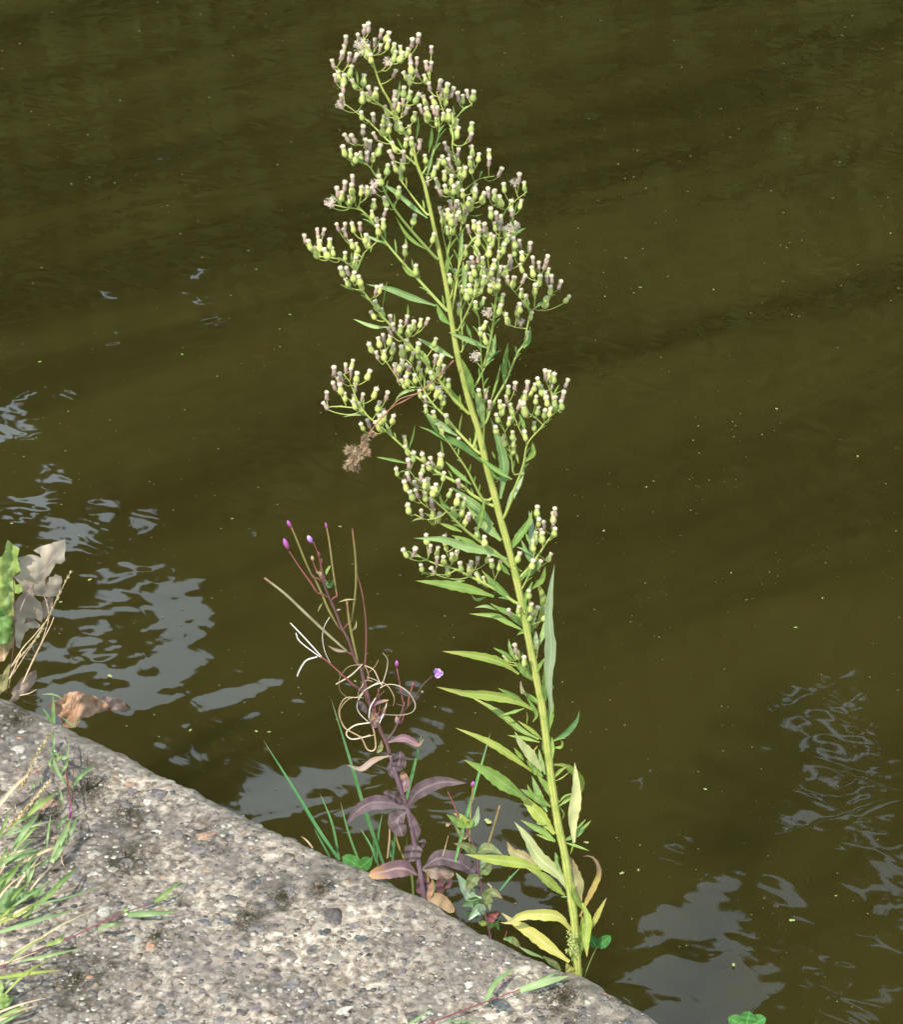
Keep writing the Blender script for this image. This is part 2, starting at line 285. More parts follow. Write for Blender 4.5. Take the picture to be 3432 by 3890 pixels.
# places where the canopy lets the sky through, given as the spot on the water where that gap is mirrored: x, y, half width, half height, tilt
GAPS = [(440, 2630, 320, 125, -8), (600, 2530, 130, 75, -5), (690, 2420, 100, 100, 35), (250, 2720, 170, 60, 0), (560, 2680, 150, 80, 0),
        (1060, 2790, 240, 85, 6), (930, 2900, 150, 90, -20), (820, 3000, 120, 60, -30), (1180, 2760, 170, 45, 5),
        (240, 2060, 130, 34, -12), (60, 1860, 110, 46, -10), (130, 1780, 70, 22, 0), (370, 1960, 70, 28, -20), (555, 2020, 62, 42, 20), (400, 2010, 40, 20, 0),
        (60, 1990, 60, 30, 0), (480, 2330, 95, 42, 25), (620, 2310, 70, 30, 30), (370, 2420, 70, 34, 10), (620, 650, 85, 14, 0), (380, 1085, 70, 16, 4), (750, 1030, 50, 20, 0),
        (1260, 2680, 60, 26, 10), (1500, 2550, 75, 42, 10), (1420, 2640, 120, 30, 15), (980, 2090, 34, 24, 0), (1330, 2900, 60, 40, 0),
        (1900, 3340, 200, 55, 5), (1960, 3450, 140, 60, 0), (1450, 3290, 130, 50, 0), (1300, 3170, 60, 60, 0), (1580, 3120, 140, 20, 0), (1650, 3230, 120, 30, 0),
        (2780, 3560, 110, 62, -20), (2650, 3690, 190, 70, 6), (2560, 3800, 190, 85, 4), (2750, 3850, 150, 60, 0), (3010, 3560, 70, 26, 20),
        (3340, 3360, 120, 32, 8), (3210, 2830, 160, 16, 8), (3330, 2900, 90, 16, 0), (3120, 3050, 170, 22, 6), (3280, 3140, 190, 26, 4), (3000, 3110, 110, 14, 0),
        (2520, 3220, 70, 14, 0), (1790, 2850, 80, 30, 20), (3100, 3700, 60, 14, 0), (3330, 3800, 100, 24, 0), (3200, 3880, 160, 30, 0), (1180, 3080, 90, 40, 10), (1720, 3180, 100, 18, 0), (30, 1280, 40, 16, 0), (140, 1380, 30, 10, 0)]
def ingap(x, y, grow=0.0):
    for (cx, cy, rx, ry, an) in GAPS:
        dx, dy = x - cx, y - cy
        if abs(dx) > rx + ry + 60 or abs(dy) > rx + ry + 60: continue
        c, s = math.cos(R(an)), math.sin(R(an)); u, v = (dx * c - dy * s) / (rx + grow), (dx * s + dy * c) / (ry + grow)
        if u * u + v * v < 1: return True
    return False
def mirror_px(x, y, z):
    return topx(Vector((x, y, 2 * WATER_Z - z)))
rng = random.Random(5)
mb = MB()
def quadleaf(c, s):
    a = Vector((rng.gauss(0, 1), rng.gauss(0, 1), rng.gauss(0, 1))).normalized(); b = a.orthogonal().normalized(); d = Vector((rng.gauss(0, .5), -1, rng.gauss(0, .5))).normalized()
    a = d.orthogonal().normalized(); a = (Matrix.Rotation(rng.random() * 6.3, 3, d) @ a); b = d.cross(a)
    i = len(mb.v); mb.v += [c - a * s, c + b * s * 0.6, c + a * s, c - b * s * 0.6]; mb.face((i, i + 1, i + 2, i + 3))
for k in range(15000):
    y = 14 + rng.random() * 2.5; x = rng.uniform(-45, 45); z = rng.random() ** 0.9 * (15 + 3 * math.sin(x * 0.5) + 2 * math.sin(x * 1.3))
    px, py = mirror_px(x, y, z)
    if -900 < px < 4300 and py < 4700: continue
    quadleaf(Vector((x, y, z + .3)), 0.75)
for k in range(64000):
    y = 14 + rng.random() * 1.2; px = rng.uniform(-900, 4300); py = rng.uniform(-1800, 4700)
    d = ray(px, py); 
    if d.z > -0.02: continue
    t = y / d.y; q = C0 + d * t; z = 2 * WATER_Z - q.z
    if z < 0: continue
    s = rng.uniform(0.09, 0.16)
    if ingap(px, py, s * 0.85 / (y / 1.0 * 2 * TH / 3890)): continue
    quadleaf(Vector((q.x, y, z)), s)
for k in range(14000):
    y = 15.4 + rng.random() * 1.2; px = rng.uniform(-900, 4300); py = rng.uniform(-1800, 4700); d = ray(px, py)
    if d.z > -0.02: continue
    q = C0 + d * (y / d.y); s = 0.36
    if 2 * WATER_Z - q.z < 0 or ingap(px, py, 190): continue
    quadleaf(Vector((q.x, y, 2 * WATER_Z - q.z)), s)
for k in range(12000):
    y = 14 + rng.random() * 1.2; g = rng.choice(GAPS); an = rng.random() * 6.283; rr = 1.02 + rng.random() * 0.5
    px = g[0] + (g[2] + 14) * rr * math.cos(an); py = g[1] + (g[3] + 14) * rr * math.sin(an)
    d = ray(px, py); q = C0 + d * (y / d.y); s = 0.07
    if ingap(px, py, 8): continue
    quadleaf(Vector((q.x, y, 2 * WATER_Z - q.z)), s)
tag(mb.build('far_wood', M['wood'], None, False), 'dark wood on the far bank, mirrored in the canal water', kind='stuff')

# ------------------------------------------------------------ the concrete coping
EDGE = [(-400, 2560), (0, 2655), (39, 2665), (157, 2712), (284, 2792), (426, 2851), (532, 2904), (665, 2975), (800, 3037), (950, 3112), (1200, 3231), (1283, 3271), (1615, 3430), (1700, 3478), (1863, 3551), (1972, 3611), (2185, 3718), (2321, 3785), (2520, 3890), (3000, 4140)]
EP = [onz(x, y, -0.006) for x, y in EDGE]
E0 = EP[1].copy(); E0.z = 0; ED = (EP[-2] - EP[1]); ED.z = 0; ELEN = ED.length; ED.normalize()
EN = Vector((ED.y, -ED.x, 0))            # towards the camera side, away from the water
if EN.y > 0: EN = -EN
eu = [(p - E0).dot(ED) for p in EP]; ev = [(p - E0).dot(EN) - 0.012 for p in EP]
print('EDGE length', ELEN, 'near corner uv', [((onz(x, y) - E0).dot(ED), (onz(x, y) - E0).dot(EN)) for x, y in ((0, 3890), (0, 3200), (-300, 3890))])
nr = np.random.RandomState(3)
def vnoise(U, V, cell, seed):
    r = np.random.RandomState(seed); g = r.rand(256, 256)
    x = U / cell; y = V / cell; xi = np.floor(x).astype(int); yi = np.floor(y).astype(int); fx = x - xi; fy = y - yi; fx = fx * fx * (3 - 2 * fx); fy = fy * fy * (3 - 2 * fy)
    q = lambda a, b: g[a % 256, b % 256]
    return (q(xi, yi) * (1 - fx) + q(xi + 1, yi) * fx) * (1 - fy) + (q(xi, yi + 1) * (1 - fx) + q(xi + 1, yi + 1) * fx) * fy - 0.5
KW = 0.62; RAD = 0.032
def kerb_height(U, V):  # lumps, chips and pits
    return (vnoise(U, V, 0.12, 1) * 0.006 + vnoise(U, V, 0.03, 2) * 0.0018 + vnoise(U, V, 0.011, 3) * 0.0018 + vnoise(U, V, 0.0055, 4) * 0.0013 - np.clip(vnoise(U, V, 0.008, 5) - 0.22, 0, 1) * 0.008)
us = np.concatenate([np.linspace(-3, -0.12, 30)[:-1], np.arange(-0.12, ELEN + 0.12, 0.0026), np.linspace(ELEN + 0.12, ELEN + 3, 30)[1:]])
arc = RAD * math.pi / 2
ss = np.concatenate([np.linspace(-0.5, -0.06, 10)[:-1], np.arange(-0.06, arc, 0.0024), np.arange(arc, KW - RAD, 0.0030), [KW - RAD, KW - RAD + 0.002, KW - RAD + 0.3]])
U, Sx = np.meshgrid(us, ss, indexing='ij')
off = np.interp(us, eu, ev)[:, None] + vnoise(U, U * 0, 0.07, 9) * 0.009 + vnoise(U, Sx, 0.016, 10) * 0.005
A = np.clip(Sx / arc, 0, 1) * math.pi / 2
# s<0: wall going down; 0..arc: rounded arris; >arc: flat top
V = np.where(Sx < 0, 0, np.where(Sx < arc, RAD * (1 - np.cos(A)), RAD + Sx - arc))
Z = np.where(Sx < 0, -RAD + Sx, np.where(Sx < arc, -RAD * (1 - np.sin(A)), 0))
last = Sx > KW - RAD + 0.001; V = np.where(last, KW - RAD * 0 + 0.001, V); Z = np.where(Sx > KW - RAD + 0.1, -0.4, np.where(last, -0.012, Z))
H = kerb_height(U, Sx) * np.where(last, 0, 1)
nv, nz_ = np.cos(A), np.sin(A)
V2 = V - H * np.where(Sx < arc, nv, 0) + off; Z2 = Z + H * np.where(Sx < 0, 0, np.where(Sx < arc, nz_, 1))
X = E0.x + ED.x * U + EN.x * V2; Y = E0.y + ED.y * U + EN.y * V2
verts = np.stack([X, Y, Z2], -1).reshape(-1, 3); nu, ns = U.shape
ii = (np.arange(nu - 1)[:, None] * ns + np.arange(ns - 1)[None, :]).reshape(-1)
faces = np.stack([ii, ii + 1, ii + ns + 1, ii + ns], -1)
me = bpy.data.meshes.new('kerb'); me.vertices.add(len(verts)); me.vertices.foreach_set('co', verts.astype(np.float32).ravel())
me.loops.add(len(faces) * 4); me.loops.foreach_set('vertex_index', faces.astype(np.int32).ravel()); me.polygons.add(len(faces)); me.polygons.foreach_set('loop_start', np.arange(0, len(faces) * 4, 4, dtype=np.int32))
me.polygons.foreach_set('use_smooth', np.ones(len(faces), bool)); me.update(calc_edges=True)
def uv_of(p): q = p - E0; return q.dot(ED), q.dot(EN)
# moss and lichen blotches: photo place -> concrete place, radius in metres, kind (0 dark moss, 1 smooth grey patch)
BL = [(330, 2990, .020, 0), (490, 3085, .018, 0), (480, 3270, .021, 0), (60, 2730, .020, 0), (940, 3475, .014, 0), (2140, 3800, .017, 0), (1220, 3370, .010, 0), (1080, 3400, .012, 0), (600, 3560, .010, 0), (150, 3110, .02, 0), (290, 3720, .02, 0),
      (80, 2830, .05, 1), (250, 2860, .04, 1), (160, 3000, .03, 1), (430, 3180, .02, 1), (640, 3120, .016, 1), (870, 3280, .02, 1), (1180, 3330, .02, 1), (1000, 3480, .022, 1), (1780, 3640, .034, 1), (1560, 3570, .016, 1), (920, 3700, .02, 1), (760, 3660, .03, 1), (1640, 3800, .02, 1), (1050, 3330, .02, 1), (2250, 3870, .02, 1)]
st = np.zeros(len(verts)); st2 = np.zeros(len(verts)); jit = (vnoise(U, Sx, 0.012, 21) + vnoise(U, Sx, 0.005, 22) * .7).reshape(-1)
for (bx, by, br, kd) in BL:
    c = onz(bx, by, 0); d2 = np.hypot(verts[:, 0] - c.x, (verts[:, 1] - c.y) * 0.62); br = br * (1.35 if kd == 0 else 1); v = np.clip(1.35 - d2 / br + jit * 0.9, 0, 1)
    if kd == 0: st = np.maximum(st, v)
    else: st2 = np.maximum(st2, v * 0.8)
ca = me.color_attributes.new('StainShade', 'FLOAT_COLOR', 'POINT'); buf = np.ones((len(verts), 4), np.float32); buf[:, 0] = st; buf[:, 1] = st2
# the arris carries a band of smoother cement, with shade of its turned-away side painted in; H gives the pits
buf[:, 2] = np.clip(1.0 - np.abs(Sx.reshape(-1) - arc * 0.55) / (arc * 0.75), 0, 1); ca.data.foreach_set('color', buf.ravel())
def mat_concrete():
    m, n = newmat('exposed_aggregate_concrete'); N = n.nodes.new; L = n.links.new
    geo = N('ShaderNodeNewGeometry'); at = N('ShaderNodeAttribute'); at.attribute_name = 'StainShade'; sp = N('ShaderNodeSeparateColor'); L(at.outputs['Color'], sp.inputs[0])
    def noise(s, d=6, dis=0): o = N('ShaderNodeTexNoise'); o.inputs['Scale'].default_value = s; o.inputs['Detail'].default_value = d; o.inputs['Roughness'].default_value = 0.62; o.inputs['Distortion'].default_value = dis; L(geo.outputs['Position'], o.inputs['Vector']); return o
    def ramp(fac, stops):
        r = N('ShaderNodeValToRGB'); L(fac, r.inputs[0]); e = r.color_ramp.elements
        for i, (p, c) in enumerate(stops):
            q = e[i] if i < 2 else e.new(p); q.position = p; q.color = (*c, 1)
        return r
    def mix(f, a, b, mode='MIX'):
        x = N('ShaderNodeMix'); x.data_type = 'RGBA'; x.blend_type = mode
        for i, q in ((0, f), (6, a), (7, b)):
            if isinstance(q, (int, float)): x.inputs[i].default_value = q
            elif isinstance(q, tuple): x.inputs[i].default_value = (*q, 1)
            else: L(q, x.inputs[i])
        return x.outputs[2]
    base = ramp(noise(95, 8, .4).outputs[0], [(0.34, (0.055, 0.046, 0.037)), (0.42, (0.168, 0.140, 0.114)), (0.51, (0.262, 0.225, 0.181)), (0.63, (0.50, 0.44, 0.365))]).outputs[0]
    big = ramp(noise(7, 3).outputs[0], [(0.40, (0.60, 0.58, 0.58)), (0.60, (1.32, 1.26, 1.20))]).outputs[0]
    c = mix(1.0, base, big, 'MULTIPLY')
    vo = N('ShaderNodeTexVoronoi'); vo.inputs['Scale'].default_value = 130; L(geo.outputs['Position'], vo.inputs['Vector'])
    gr = ramp(vo.outputs['Color'], [(0.0, (0.13, 0.115, 0.105)), (0.3, (0.28, 0.25, 0.21)), (0.6, (0.46, 0.42, 0.35)), (1.0, (0.15, 0.13, 0.13))]).outputs[0]
    vm = N('ShaderNodeMapRange'); vm.inputs[1].default_value = 0.0025 * 130; vm.inputs[2].default_value = 0.0035 * 130; vm.inputs[3].default_value = 0.75; vm.inputs[4].default_value = 0; L(vo.outputs['Distance'], vm.inputs[0])
    nm = N('ShaderNodeMath'); nm.operation = 'GREATER_THAN'; nm.inputs[1].default_value = 0.5; L(noise(40, 2).outputs[0], nm.inputs[0]); nm2 = N('ShaderNodeMath'); nm2.operation = 'MULTIPLY'; L(vm.outputs[0], nm2.inputs[0]); L(nm.outputs[0], nm2.inputs[1])
    c = mix(nm2.outputs[0], c, gr)
    # pits filled with dirt
    pit = N('ShaderNodeMapRange'); pit.inputs[1].default_value = 0.36; pit.inputs[2].default_value = 0.27; pit.inputs[4].default_value = 0.8; L(noise(260, 3, .5).outputs[0], pit.inputs[0])
    c = mix(pit.outputs[0], c, (0.085, 0.072, 0.055))
    gsm = N('ShaderNodeMath'); gsm.operation = 'MULTIPLY'; gsm.inputs[1].default_value = 0.85; L(sp.outputs[1], gsm.inputs[0])
    c = mix(gsm.outputs[0], c, ramp(noise(150, 5).outputs[0], [(0.35, (0.095, 0.08, 0.07)), (0.65, (0.20, 0.17, 0.15))]).outputs[0])
    esm = N('ShaderNodeMath'); esm.operation = 'MULTIPLY'; esm.inputs[1].default_value = 0.6; L(sp.outputs[2], esm.inputs[0])  # painted shade along the rounded arris
    c = mix(esm.outputs[0], c, ramp(noise(120, 5).outputs[0], [(0.35, (0.12, 0.105, 0.085)), (0.65, (0.30, 0.27, 0.22))]).outputs[0])
    ms = N('ShaderNodeMath'); ms.operation = 'MULTIPLY'; mm = N('ShaderNodeMapRange'); mm.inputs[1].default_value = 0.36; mm.inputs[2].default_value = 0.56; mm.inputs[3].default_value = 0.3; L(noise(420, 4).outputs[0], mm.inputs[0]); L(mm.outputs[0], ms.inputs[0]); L(sp.outputs[0], ms.inputs[1])
    c = mix(ms.outputs[0], c, (0.055, 0.045, 0.028))
    p = N('ShaderNodeBsdfPrincipled'); L(c, p.inputs['Base Color']); p.inputs['Roughness'].default_value = 0.88; p.inputs['Specular IOR Level'].default_value = 0.3
    bp = N('ShaderNodeBump'); bp.inputs['Strength'].default_value = 0.8; bp.inputs['Distance'].default_value = 0.0015; L(noise(330, 6).outputs[0], bp.inputs['Height']); L(bp.outputs[0], p.inputs['Normal'])
    o = N('ShaderNodeOutputMaterial'); L(p.outputs[0], o.inputs[0]); return m
me.materials.append(mat_concrete())
kerb = tag(link('kerb', me), 'weathered exposed aggregate concrete canal edge with rounded arris', kind='structure')
def surf(px, py):
    """point on the displaced concrete top under a photo pixel"""
    p = onz(px, py, 0.0); u, v = uv_of(p); o = np.interp(u, eu, ev); vv = v - o
    s = arc + vv - RAD if vv > RAD else arc * (math.acos(max(-1, min(1, 1 - vv / RAD))) / (math.pi / 2)) if vv > 0 else 0
    h = float(kerb_height(np.array([[u]]), np.array([[max(s, 0)]]))[0, 0]); z = 0.0
    if vv < RAD: z = -RAD + math.sqrt(max(0, RAD ** 2 - (RAD - vv) ** 2))
    p.z = z + h; return p, vv
# aggregate stones set in the cement
def stonemat():
    m, n = newmat('aggregate_stone'); N = n.nodes.new; L = n.links.new
    at = N('ShaderNodeAttribute'); at.attribute_name = 'Col'; at2 = N('ShaderNodeObjectInfo')
    geo = N('ShaderNodeNewGeometry'); no = N('ShaderNodeTexNoise'); no.inputs['Scale'].default_value = 260; no.inputs['Detail'].default_value = 6; L(geo.outputs['Position'], no.inputs['Vector'])
    mr = N('ShaderNodeMapRange'); mr.inputs[1].default_value = .3; mr.inputs[2].default_value = .7; mr.inputs[3].default_value = 0.6; mr.inputs[4].default_value = 1.35; L(no.outputs[0], mr.inputs[0])
    hs = N('ShaderNodeHueSaturation'); L(mr.outputs[0], hs.inputs['Value']); L(at.outputs['Color'], hs.inputs['Color'])
    # cement film left on part of each stone
    n3 = N('ShaderNodeTexNoise'); n3.inputs['Scale'].default_value = 110; n3.inputs['Detail'].default_value = 6; L(geo.outputs['Position'], n3.inputs['Vector'])
    m3 = N('ShaderNodeMapRange'); m3.inputs[1].default_value = .48; m3.inputs[2].default_value = .60; m3.inputs[4].default_value = .6; L(n3.outputs[0], m3.inputs[0])
    mx = N('ShaderNodeMix'); mx.data_type = 'RGBA'; L(m3.outputs[0], mx.inputs[0]); L(hs.outputs[0], mx.inputs[6]); mx.inputs[7].default_value = (0.27, 0.235, 0.187, 1)
    p = N('ShaderNodeBsdfPrincipled'); L(mx.outputs[2], p.inputs['Base Color']); p.inputs['Roughness'].default_value = 0.75; p.inputs['Specular IOR Level'].default_value = 0.3
    bp = N('ShaderNodeBump'); bp.inputs['Strength'].default_value = .7; bp.inputs['Distance'].default_value = .001; L(no.outputs[0], bp.inputs['Height']); L(bp.outputs[0], p.inputs['Normal'])
    o = N('ShaderNodeOutputMaterial'); L(p.outputs[0], o.inputs[0]); return m
m_stone = stonemat()
def lump(rng, sub):
    import bmesh
    bm = bmesh.new(); bmesh.ops.create_icosphere(bm, subdivisions=sub, radius=1)
    sx, sy = rng.uniform(.8, 1.15), rng.uniform(.62, .95); o = Vector([rng.uniform(0, 50) for _ in range(3)])
    for v in bm.verts:
        d = v.co.normalized(); k = 1 + 0.5 * mnoise.noise(d * 1.3 + o) + 0.16 * mnoise.noise(d * 3.1 + o); v.co = Vector((d.x * sx * k, d.y * sy * k, max(-0.6, min(0.45, d.z * k))))
    V = [v.co.copy() for v in bm.verts]; F = [tuple(q.index for q in f.verts) for f in bm.faces]; bm.free(); return V, F
PALC = [(0.15, 0.13, 0.12), (0.105, 0.09, 0.083), (0.19, 0.165, 0.14), (0.24, 0.205, 0.165), (0.34, 0.30, 0.245), (0.135, 0.115, 0.12), (0.10, 0.105, 0.105), (0.48, 0.44, 0.38), (0.23, 0.175, 0.125), (0.38, 0.22, 0.14), (0.165, 0.14, 0.14)]
rng = random.Random(11)
stonemeshes = []
for q in range(44):
    V_, F_ = lump(rng, 2); c = PALC[[0, 0, 1, 2, 2, 3, 3, 4, 5, 5, 10, 10, 6, 7, 8, 0, 1, 2, 3, 4, 8 if q > 22 else 9, 5][q % 22]]
    mz = mesh_from(V_, F_, None, None, 'stone', m_stone); at = mz.color_attributes.new('Col', 'FLOAT_COLOR', 'POINT'); at.data.foreach_set('color', [z for _ in V_ for z in (*c, 1)]); stonemeshes.append(mz)
BIG = [(1368, 3570, .0095, 6), (850, 3500, .009, 6), (920, 3590, .0085, 6), (775, 3510, .010, 6), (270, 3580, .010, 1), (500, 3060, .014, 5), (310, 3045, .010, 2), (1250, 3560, .006, 3), (365, 3075, .006, 9), (788, 3300, .006, 9), (620, 3335, .005, 9), (360, 3250, .010, 4), (717, 3513, .006, 7), (210, 3497, .005, 7), (620, 3830, .012, 6), (845, 3795, .010, 6), (180, 3760, .010, 1), (80, 3800, .012, 1), (1560, 3540, .006, 9), (1340, 3480, .008, 4), (930, 3360, .012, 1), (870, 3780, .009, 6), (1900, 3830, .014, 6), (1420, 3870, .012, 6), (830, 3350, .009, 4), (1150, 3810, .009, 5)]
placed = []
def put_stone(px, py, r, mesh):
    p, vv = surf(px, py)
    if vv < 0.012: return False
    for (qx, qy, qr) in placed:
        if (qx - p.x) ** 2 + (qy - p.y) ** 2 < (0.86 * (qr + r)) ** 2: return False
    placed.append((p.x, p.y, r)); o = bpy.data.objects.new('stone', mesh); COL.objects.link(o)
    o.location = (p.x, p.y, p.z - r * 0.27 + 0.0003); o.scale = (r, r, r * 0.62); o.rotation_euler = (rng.gauss(0, .12), rng.gauss(0, .12), rng.random() * 6.28)
    if vv < RAD: o.rotation_euler = (0, 0, 0); o.location.z -= r * .25
    o.parent = kerb; return True
cnt = 0
for (bx, by, br, ci) in BIG:
    ms_ = [q for i, q in enumerate(stonemeshes) if abs(q.color_attributes['Col'].data[0].color[0] - PALC[ci][0]) < 1e-4]; cnt += put_stone(bx, by, br, rng.choice(ms_))
t = 0
while cnt < 300 and t < 6000:
    t += 1; px = rng.uniform(-40, 2560); py = rng.uniform(2660, 3930)
    if py < 2690 + max(0, px - 120) * 0.5: continue
    cnt += put_stone(px, py, rng.choice([.0055, .0062, .0075, .0095, .012, .014] if cnt < 130 else [.0052, .006, .007, .0085]) * rng.uniform(.9, 1.15), rng.choice(stonemeshes))
gv, gf, gc = [], [], []; small = [lump(rng, 1) for _ in range(14)]
PALG = PALC + [(0.48, 0.44, 0.36), (0.42, 0.38, 0.31), (0.36, 0.32, 0.26), (0.13, 0.11, 0.10), (0.09, 0.08, 0.07)]
for k in range(4300):
    px = rng.uniform(-60, 2600); py = rng.uniform(2660, 3960)
    if py < 2672 + max(0, px - 120) * 0.5: continue
    p, vv = surf(px, py)
    if vv < 0.004 or (vv < RAD * .8 and rng.random() < .7): continue
    r = rng.choice([.0016, .002, .0026, .0034, .0044]) * rng.uniform(.8, 1.2); V_, F_ = rng.choice(small); b = len(gv); a = rng.random() * 6.28; ca_, sa = math.cos(a), math.sin(a)
    for q in V_: gv.append((p.x + (q.x * ca_ - q.y * sa) * r, p.y + (q.x * sa + q.y * ca_) * r, p.z + q.z * r * .32 - r * .04))
    gf += [tuple(b + i for i in f) for f in F_]; c = rng.choice(PALG); c = PALG[3] if c[0] == .38 and rng.random() < .7 else c; gc += [z for _ in V_ for z in (*c, 1)]
gm = mesh_from(gv, gf, None, None, 'fine_aggregate', m_stone); at = gm.color_attributes.new('Col', 'FLOAT_COLOR', 'POINT'); at.data.foreach_set('color', gc)
o = link('fine_aggregate', gm, kerb); o.matrix_parent_inverse = Matrix.Identity(4); o['kind'] = 'stuff'
# verge ground on the camera side of the coping, and the tufts of dark moss in the blotches
mb = MB()
def kp(u, v, z): return E0 + ED * u + EN * v + Vector((0, 0, z))
mb.v += [kp(-30, KW + 0.002, -0.006), kp(30, KW + 0.002, -0.006), kp(30, 30, 0.05), kp(-30, 30, 0.05)]; mb.face((0, 1, 2, 3))
tag(mb.build('verge_ground', m_bank, None, False), kind='structure')
mb = MB(); 
for (bx, by, br, kd) in BL:
    if kd: continue
    c = onz(bx, by, 0)
    for k in range(int(260 * br / .02)):
        a = rng.random() * 6.28; d = br * abs(rng.gauss(0, .5)); x, y = c.x + math.cos(a) * d, c.y + math.sin(a) * d * 1.4; q = topx(Vector((x, y, 0))); p, vv = surf(*q)
        if vv < .003: continue
        h = rng.uniform(.0012, .0034); dx, dy = rng.gauss(0, .0015), rng.gauss(0, .0015); i = len(mb.v)
        mb.v += [p + Vector((-.0006, 0, -.0005)), p + Vector((.0006, .0003, -.0005)), p + Vector((dx, dy, h))]; mb.face((i, i + 1, i + 2))
m_moss = simplemat('dark_moss', (0.03, 0.026, 0.014), (0.085, 0.07, 0.03), 300)
tag(mb.build('moss', m_moss, None, False), 'dark dry moss cushions scattered on the concrete', kind='stuff')
# ------------------------------------------------------------ plants: points are read off the photograph and set at the plant's own distance
rng = random.Random(21)
def edge_y(px, py, out=0.03):
    p = onz(px, py, -0.01); return p.y + out
class Plant:
    """skeleton nodes of one plant standing in the upright plane y = Y, each with its own depth offset"""
    def __init__(s, Y): s.Y = Y; s.nodes = []
    def pt(s, q, dy=0.0): return ony(q[0], q[1], s.Y + dy)
    def near(s, q, w=1.0):
        best = None
        for i, n in enumerate(s.nodes):
            d = math.hypot(n[0] - q[0], (n[1] - q[1]) * w)
            if best is None or d < best[0]: best = (d, i)
        return best
    def add(s, q, dy, b): s.nodes.append((q[0], q[1], dy, b))
def dens(Q, step=12):
    out = []
    for i in range(len(Q) - 1):
        L = math.dist(Q[i], Q[i + 1]); k = max(1, int(L / step))
        for j in range(k): t = j / k; out.append((Q[i][0] * (1 - t) + Q[i + 1][0] * t, Q[i][1] * (1 - t) + Q[i + 1][1] * t))
    out.append(Q[-1]); return out
def path3(pl, Q, dy0, dy1, curve=1.0, n=14):
    """photo polyline -> smooth 3D path whose depth runs from dy0 to dy1"""
    L = [0]
    for i in range(len(Q) - 1): L.append(L[-1] + math.dist(Q[i], Q[i + 1]))
    return catmull([pl.pt(q, dy0 + (dy1 - dy0) * (L[i] / L[-1]) ** curve) for i, q in enumerate(Q)], n)
def make_leaf(pl, root, reg, Q, wz, mat, kind='lance', name='leaf', tilt=None, dy=None, reach=None, fold=0.45, wav=0.16, twist=None, n=16, label=None, edge=0.0, srcw=None, thick=None):
    q = SL(reg, Q); w = (srcw or wz / RG[reg][2]); d, i = pl.near(q[0]) if pl.nodes else (0, -1)
    dy0 = dy if dy is not None else (pl.nodes[i][2] if i >= 0 and d < 60 else 0.0)
    Lp = sum(math.dist(q[k], q[k + 1]) for k in range(len(q) - 1)); sc_ = pxm(pl.pt(q[0], dy0))
    rc = reach if reach is not None else rng.uniform(-0.45, 0.45)
    P = path3(pl, q, dy0, dy0 + rc * Lp * sc_, 1.0, n); tl = rng.uniform(-0.35, 0.35) if tilt is None else tilt
    hw = [prof(kind, k / n) * w * 0.5 * sc_ / max(0.5, math.cos(tl)) for k in range(n + 1)]
    mb = MB(); mb.ribbon(P, hw, tl, fold, 0, wav, rng, rng.uniform(-0.3, 0.3) if twist is None else twist, edge)
    o = mb.build(name, M[mat], root)
    if label: o['label'] = label
    return o
def make_tube(pl, root, reg, Q, wz, mat, name, dy=None, reach=0.0, tip=0.35, n=None, k=7, label=None, mid=False):
    q = SL(reg, Q); w = wz / RG[reg][2]; d, i = pl.near(q[0]) if pl.nodes else (0, -1)
    dy0 = dy if dy is not None else (pl.nodes[i][2] if i >= 0 and d < 60 else 0.0)
    Lp = sum(math.dist(q[k_], q[k_ + 1]) for k_ in range(len(q) - 1)); sc_ = pxm(pl.pt(q[0], dy0)); n = n or max(8, int(Lp / 14))
    P = path3(pl, q, dy0, dy0 + reach * Lp * sc_, 1, n)
    if mid: rr = [w * .5 * sc_ * (tip + (1 - tip) * math.sin(math.pi * min(1, max(0, .08 + .84 * j / n))) ** .6) for j in range(n + 1)]
    else: rr = [w * .5 * sc_ * (1 - (1 - tip) * j / n) for j in range(n + 1)]
    mb = MB(); mb.tube(P, rr, k); o = mb.build(name, M[mat], root)
    if label: o['label'] = label
    return o, P

# ============================================================ the horseweed
HY = edge_y(2195, 3735, 0.028)
hw_base = ony(2198, 3735, HY)
horse = thing('horseweed', 'tall yellow green weed with many small flask shaped flower heads, rising from the concrete edge', 'plant', hw_base)
pl = Plant(HY)
STEM = [(2200, 3760), (2197, 3700), (2190, 3593), (2181, 3477), (2166, 3380), (2146, 3244), (2123, 3140), (2097, 2977), (2084, 2866), (2061, 2689), (2048, 2620), (2023, 2499), (2006, 2410), (1975, 2255), (1957, 2175), (1926, 2055), (1896, 1950), (1877, 1871), (1849, 1771), (1821, 1644), (1782, 1522), (1741, 1359), (1716, 1218), (1698, 1096), (1667, 944), (1631, 779), (1610, 690), (1584, 624), (1569, 559), (1534, 499), (1494, 409), (1449, 330), (1425, 262), (1405, 200), (1380, 150)]
SW = [(3760, 31), (3477, 31), (3140, 30), (2620, 29), (2055, 27), (1771, 25), (1359, 21), (944, 16), (624, 12), (409, 9), (150, 5)]
def stem_w(y): return float(np.interp(-y, [-a for a, b in SW], [b for a, b in SW]))
P = catmull([pl.pt(q) for q in STEM], 150); rr = []
for i, p in enumerate(P):
    y = topx(p)[1]; rr.append(stem_w(y) * .5 * pxm(p) * (1 + 0.05 * math.sin(i * .9) + .03 * math.sin(i * 2.3)))
root_end = P[0] + Vector((0, -0.022, -0.06)); P = [root_end, (root_end + P[0]) / 2 + Vector((0, .006, 0))] + P; rr = [rr[0]] * 2 + rr
mb = MB(); mb.tube(P, rr, 12); stem = mb.build('stem', M['stem'], horse)
